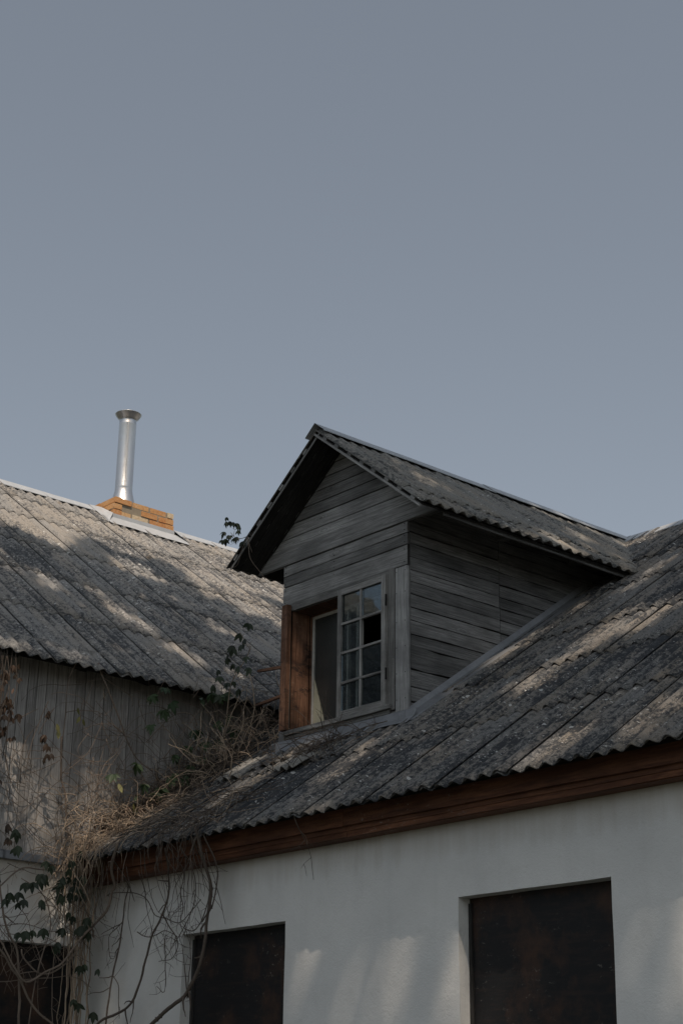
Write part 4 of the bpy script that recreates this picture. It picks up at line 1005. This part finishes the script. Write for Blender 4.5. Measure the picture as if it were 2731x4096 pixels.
# 9 twigs on the roof in front of the dormer sill
t = vine('roof_twigs', (1.7, .85, 4.35), 'thin dark twigs spread on the roof sheets below the dormer sill', 'twigs')
m = MB()
for i in range(95):
    x = rnd.triangular(1.0, 2.45, 1.9); y = rnd.uniform(.45, .97); strand(m, (x, y, zmain(y) + .035), (rnd.uniform(-1, 1), rnd.uniform(-.7, .7), rnd.uniform(0, .5)), rnd.randint(5, 10), .05, .0028, .55, -.05, lambda p: cl_roof()(Vector((p.x, min(p.y, .985), p.z))))
for pts in ([(2.35, .93, 4.46), (2.2, .9, 4.45), (2.0, .85, 4.40), (1.8, .75, 4.33), (1.55, .7, 4.3)], [(1.9, .93, 4.5), (1.75, .9, 4.53), (1.5, .88, 4.50), (1.2, .85, 4.42)]): twiggy(m, pts, .005, .004, .5, .12, (0, -.6, .8))
m.build('twigs', M['twig'], t)

# 10 sprig on the dormer eave
t = vine('creeper_sprig', (.9, .68, 5.95), 'small leafy creeper sprig clinging to the left corner of the dormer roof')
m = MB(); ml = MB()
twiggy(m, [(1.02, .80, 5.86), (.97, .68, 6.02), (.93, .68, 6.16), (.91, .68, 6.23), (.84, .68, 6.235), (.74, .68, 6.27), (.68, .68, 6.33)], .004, .003, .1, .08)
twiggy(m, [(.91, .68, 6.22), (.84, .68, 6.13), (.78, .69, 6.02), (.70, .68, 6.01)], .003, .002, .1, .06)
twiggy(m, [(.92, .68, 6.20), (.96, .70, 6.08)], .003, .002, 0, .06)
m.build('stem', M['stem'], t)
for x, z in ((.61, 6.46), (.63, 6.43), (.66, 6.42), (.71, 6.39), (.75, 6.37), (.79, 6.34), (.80, 6.31), (.59, 6.35), (.68, 6.28), (.64, 6.3), (.78, 6.24), (.56, 6.29), (.84, 6.2), (.72, 6.26), (.60, 6.28)):
    leaf(ml, jitp((x, .68, z + .02), .012), rnd.uniform(.045, .07), 1.3, 3, (.6, -.7, .3))
ml.build('leaves', M['leaf'], t)

# broken sheets and debris at the foot of the dormer
def fragment(x, y, wd, ln, lift, yaw, label, mat):
    m = MB(); c, s2 = math.cos(yaw), math.sin(yaw); Vf = (V * c + X * s2).normalized(); Xf = (X * c - V * s2).normalized()
    Vf = (Vf + N * rnd.uniform(-.03, .05)).normalized(); Nf = Xf.cross(Vf).normalized()
    sheet(m, Vector((x, y, zmain(y) + lift)), Xf, Vf, Nf, wd, ln, segv=.06, chip=.05); tag(m.build('sheet_fragment', M[mat]), label, 'roof sheet', 'broken roof sheets below the dormer')
fragment(.80, .55, .30, .36, .045, .12, 'grey broken piece of corrugated sheet lying on the roof left of the dormer sill', 'sheet_dormer')
fragment(1.14, .62, .42, .26, .040, -.10, 'broken corrugated sheet piece lying on the roof directly below the open window', 'sheet_main')
fragment(1.60, .48, .28, .22, .050, .22, 'small cracked corrugated sheet piece among dark twigs on the main roof', 'sheet_dormer')
# loose planks beside the wing wall
def plank(x, y0, y1, wd, lift, tilt, label):
    p0 = Vector((x, y0, zmain(y0) + lift)); p1 = Vector((x + tilt, y1, zmain(y1) + lift * .7)); L_ = (p1 - p0)
    m = MB(); W_ = Vector((1, 0, rnd.uniform(-.1, .15))).normalized(); Nn = W_.cross(L_.normalized())
    m.board(p0, L_.normalized(), -W_, L_.length, -wd, -Nn * .022, 6, .002); o = m.build('loose_plank', M['wood_old'])
    tag(o, label, 'plank', 'loose planks on the roof')
plank(.20, -.18, .98, .085, .07, .04, 'long grey plank lying on the roof nearest the wing wall')
plank(.36, .05, 1.25, .06, .06, .02, 'narrow plank lying on the roof among twigs left of the dormer')
plank(.62, -.05, .55, .10, .05, -.03, 'short wide plank lying on the roof above the eave brush')

# ================================================================= unseen shade trees behind the camera, leaf gaps shaped to place the dapples
G_ = np.random.default_rng(5)
NL = 46000
tx = G_.uniform(-6.5, 9.5, NL); ty = G_.uniform(-6, 8, NL); tt = G_.uniform(6.6, 10.4, NL)
s3 = np.array([SUN.x / SUN.z, SUN.y / SUN.z]) * 2.0
q = np.stack([tx + tt * s3[0], ty + tt * s3[1], 4 + tt * 2.0], 1)
# where does the light through each leaf position land?
def land(q):
    d = -np.array(SUN); n_ = len(q); best = np.full(n_, 1e9); sid = np.zeros(n_, int); hit = np.zeros((n_, 3))
    def tryp(nv, dd, cond, k):
        nonlocal best, sid, hit
        nv = np.array(nv); tp = (dd - q @ nv) / (d @ nv); h = q + tp[:, None] * d
        okk = cond(h) & (tp > 0) & (tp < best); best = np.where(okk, tp, best); sid = np.where(okk, k, sid); hit = np.where(okk[:, None], h, hit)
    tW, tM = math.tan(THW), math.tan(THM)
    tryp([tW, 0, 1], WZ + tW * WE, lambda h: (h[:, 0] < WE) & (h[:, 0] > WRX - .3), 1)
    tryp([0, -tM, 1], EZ - tM * EY, lambda h: (h[:, 1] > EY) & (h[:, 1] < RIDY + .2) & (h[:, 0] > 0), 2)
    tryp([0, 1, 0], 0, lambda h: (h[:, 2] < 3.6) & (h[:, 0] > 0) & (h[:, 2] > 0), 3)
    tryp([1, 0, 0], 0, lambda h: (h[:, 2] < 5) & (h[:, 1] < 2) & (h[:, 2] > 0), 4)
    tryp([.79, 0, 1], RZ + .79 * RX, lambda h: (h[:, 1] > GY) & (h[:, 1] < RIDY) & (h[:, 0] > RX) & (h[:, 0] < RX + 1.21), 5)
    tryp([1, 0, 0], DX1, lambda h: (h[:, 2] < 6.1) & (h[:, 2] > 4.4) & (h[:, 1] > DY) & (h[:, 1] < 3), 6)
    tryp([0, 1, 0], DY, lambda h: (h[:, 0] > .98) & (h[:, 0] < 2.48) & (h[:, 2] > 4.5) & (h[:, 2] < 6.8) & ~((h[:, 0] > 1.14) & (h[:, 0] < 1.72) & (h[:, 2] > 4.6) & (h[:, 2] < 5.6)), 8)
    tryp([1, 0, 0], 1.128, lambda h: (h[:, 1] > 1.0) & (h[:, 1] < 1.24) & (h[:, 2] > 4.5) & (h[:, 2] < 5.75), 7)
    tryp([0, 1, 0], 1.25, lambda h: (h[:, 0] > 1.13) & (h[:, 0] < 1.5) & (h[:, 2] > 4.5) & (h[:, 2] < 5.2), 9)
    return sid, hit
sid, hit = land(q)
lit = np.full(NL, .0)
def blob(k, c, rad, ax, s=1.):
    """c centre, rad radii in the two listed axes."""
    global lit
    d2 = ((hit[:, ax[0]] - c[0]) / rad[0]) ** 2 + ((hit[:, ax[1]] - c[1]) / rad[1]) ** 2
    lit = np.where((sid == k), np.maximum(lit, s * np.clip(1.6 - d2, 0, 1)), lit)
wx = hit[:, 0]
edge = -2.85 + .22 * np.sin(hit[:, 1] * 2.3) + .12 * np.sin(hit[:, 1] * 6.1 + 1)
lit = np.where((sid == 1) & (wx < edge), 1, lit)
for (x, y, rx_, ry_) in ((-1.76, -.08, .30, .13), (-1.41, .23, .34, .14), (-1.25, .78, .42, .14), (-.88, .95, .42, .13), (-.45, 1.1, .3, .11), (.2, -.95, .2, .2), (.14, -.48, .14, .2), (.16, 1.12, .2, .15), (-1.38, 2.1, .3, .14), (-2.55, 1.92, .3, .3), (-2.5, 3.2, .5, .7), (-1.9, 3.6, .5, .4)):
    blob(1, (x, y), (rx_, ry_), (0, 1), 1)
for (x, y) in ((4.07, 1.87), (3.67, 1.91), (3.77, 1.54), (3.6, 1.17), (4.94, -.2), (4.76, -.2), (1.31, .46), (1.44, .61), (2.49, .43), (2.68, 2.71), (2.62, 2.4), (5.4, .04), (4.14, 2.04), (2.9, 4.3), (2.2, 4.45), (5.0, 1.3), (5.6, 2.2), (4.6, 3.0), (3.4, 4.0), (.25, .0), (.45, .2), (2.63, 2.0), (3.2, 3.0)):
    blob(2, (x, y), (.17, .34), (0, 1), 1)
blob(2, (.25, -.02), (.4, .3), (0, 1), 1); blob(2, (.95, .8), (.2, .3), (0, 1), .9)
for (x, y) in ((1.95, 4.2), (2.4, 3.2), (2.75, 3.1), (2.8, 2.4), (1.8, 3.4), (2.3, 1.4)): blob(5, (x, y), (.18, .34), (0, 1), .85)
for (x, z, rx, rz, s_) in ((2.52, 2.62, .14, .25, .8), (3.45, 2.45, .75, .5, .62), (3.95, 2.5, .16, .5, .95), (4.3, 2.35, .28, .35, .9), (5.45, 2.5, .5, .4, .8), (.35, 2.45, .18, .42, .95), (4.08, 2.4, .16, .55, 1), (.0, 3.1, .2, .5, .9), (1.55, 2.4, .2, .3, .6), (6.3, 2.0, .9, .9, .6), (2.9, 2.0, .4, .4, .6)):
    blob(3, (x, z), (rx, rz), (0, 2), s_)
for (y, z, ry, rz) in ((-.55, 4.12, .36, .38), (-.38, 3.8, .28, .34), (-.15, 3.75, .26, .3), (-.3, 4.3, .2, .25), (-.30, 4.05, .34, .34), (-.12, 3.8, .3, .35), (-.45, 4.15, .42, .36), (-.6, 3.85, .12, .3), (.1, 4.1, .15, .2), (-.25, 3.2, .16, .5), (-.7, 4.3, .16, .15), (-.5, 3.1, .16, .3)): blob(4, (y, z), (ry, rz), (1, 2), .95)
lit = np.where((sid == 7) | (sid == 9), 1, lit); blob(8, (1.10, 5.0), (.12, .5), (0, 2), .9)
blob(6, (1.62, 5.12), (.14, .1), (1, 2), .8)
prob = 1 - lit  # leaves removed along the rays to chosen sunlit patches
prob = np.where(sid == 0, .75, prob)
# clumpiness
cl = np.array([noise.noise(Vector((a * .55, b * .55, c * .55))) for a, b, c in q])
prob *= np.clip(.92 + .8 * cl, .45, 1)
keepm = G_.random(NL) < prob
q = q[keepm]
TR = [((17.5, -10.5), 'unseen tall tree behind the photographer on the right, crown shaped for dappled shade'), ((12.0, -14.5), 'unseen tall tree behind the photographer on the left, crown shaped for dappled shade'), ((19.5, -2.5), 'unseen tall tree right of the farmhouse yard, crown shaped for dappled shade')]
cx = np.array([[14, -8.0], [7.5, -8.5], [13.5, -2.0]])
own = np.argmin(((q[:, None, :2] - cx[None]) ** 2).sum(2), 1)
for k, ((bx, by), lab) in enumerate(TR):
    t = empty('tree', (bx, by, 0), lab, 'tree', 'trees behind the photographer')
    pts = q[own == k]; m = MB(); c0 = Vector(pts.mean(0))
    base = Vector((bx, by, 0)); top = Vector((bx * .8 + c0.x * .2, by * .8 + c0.y * .2, 15))
    m.tube(smooth([base, base + Vector((.15, .1, 5)), base.lerp(top, .7) + Vector((0, 0, 0)), top], 5, .05), .38, .17, 10)
    for i in range(34):
        e_ = Vector(pts[G_.integers(len(pts))]); s0_ = base.lerp(top, rnd.uniform(.6, 1.0)); mid = s0_.lerp(e_, .5) + Vector((0, 0, rnd.uniform(-1.2, .4)))
        m.tube(smooth([s0_, mid, e_], 4, .1), .09, .015, 5)
    m.build('trunk', M['bark'], t)
    m = MB()
    sz = G_.uniform(.15, .25, len(pts)); nr = G_.normal(size=(len(pts), 3)); nr2 = G_.normal(size=(len(pts), 3))
    for p, s_, a, b_ in zip(pts, sz, nr, nr2):
        a = Vector(a).normalized(); b_ = a.cross(Vector(b_)).normalized(); p = Vector(p)
        m.quadpts([p - a * s_, p + b_ * s_ * .6, p + a * s_, p - b_ * s_ * .6], None, rnd.random())
    m.build('dapple_crown', M['dapple_crown'], t)
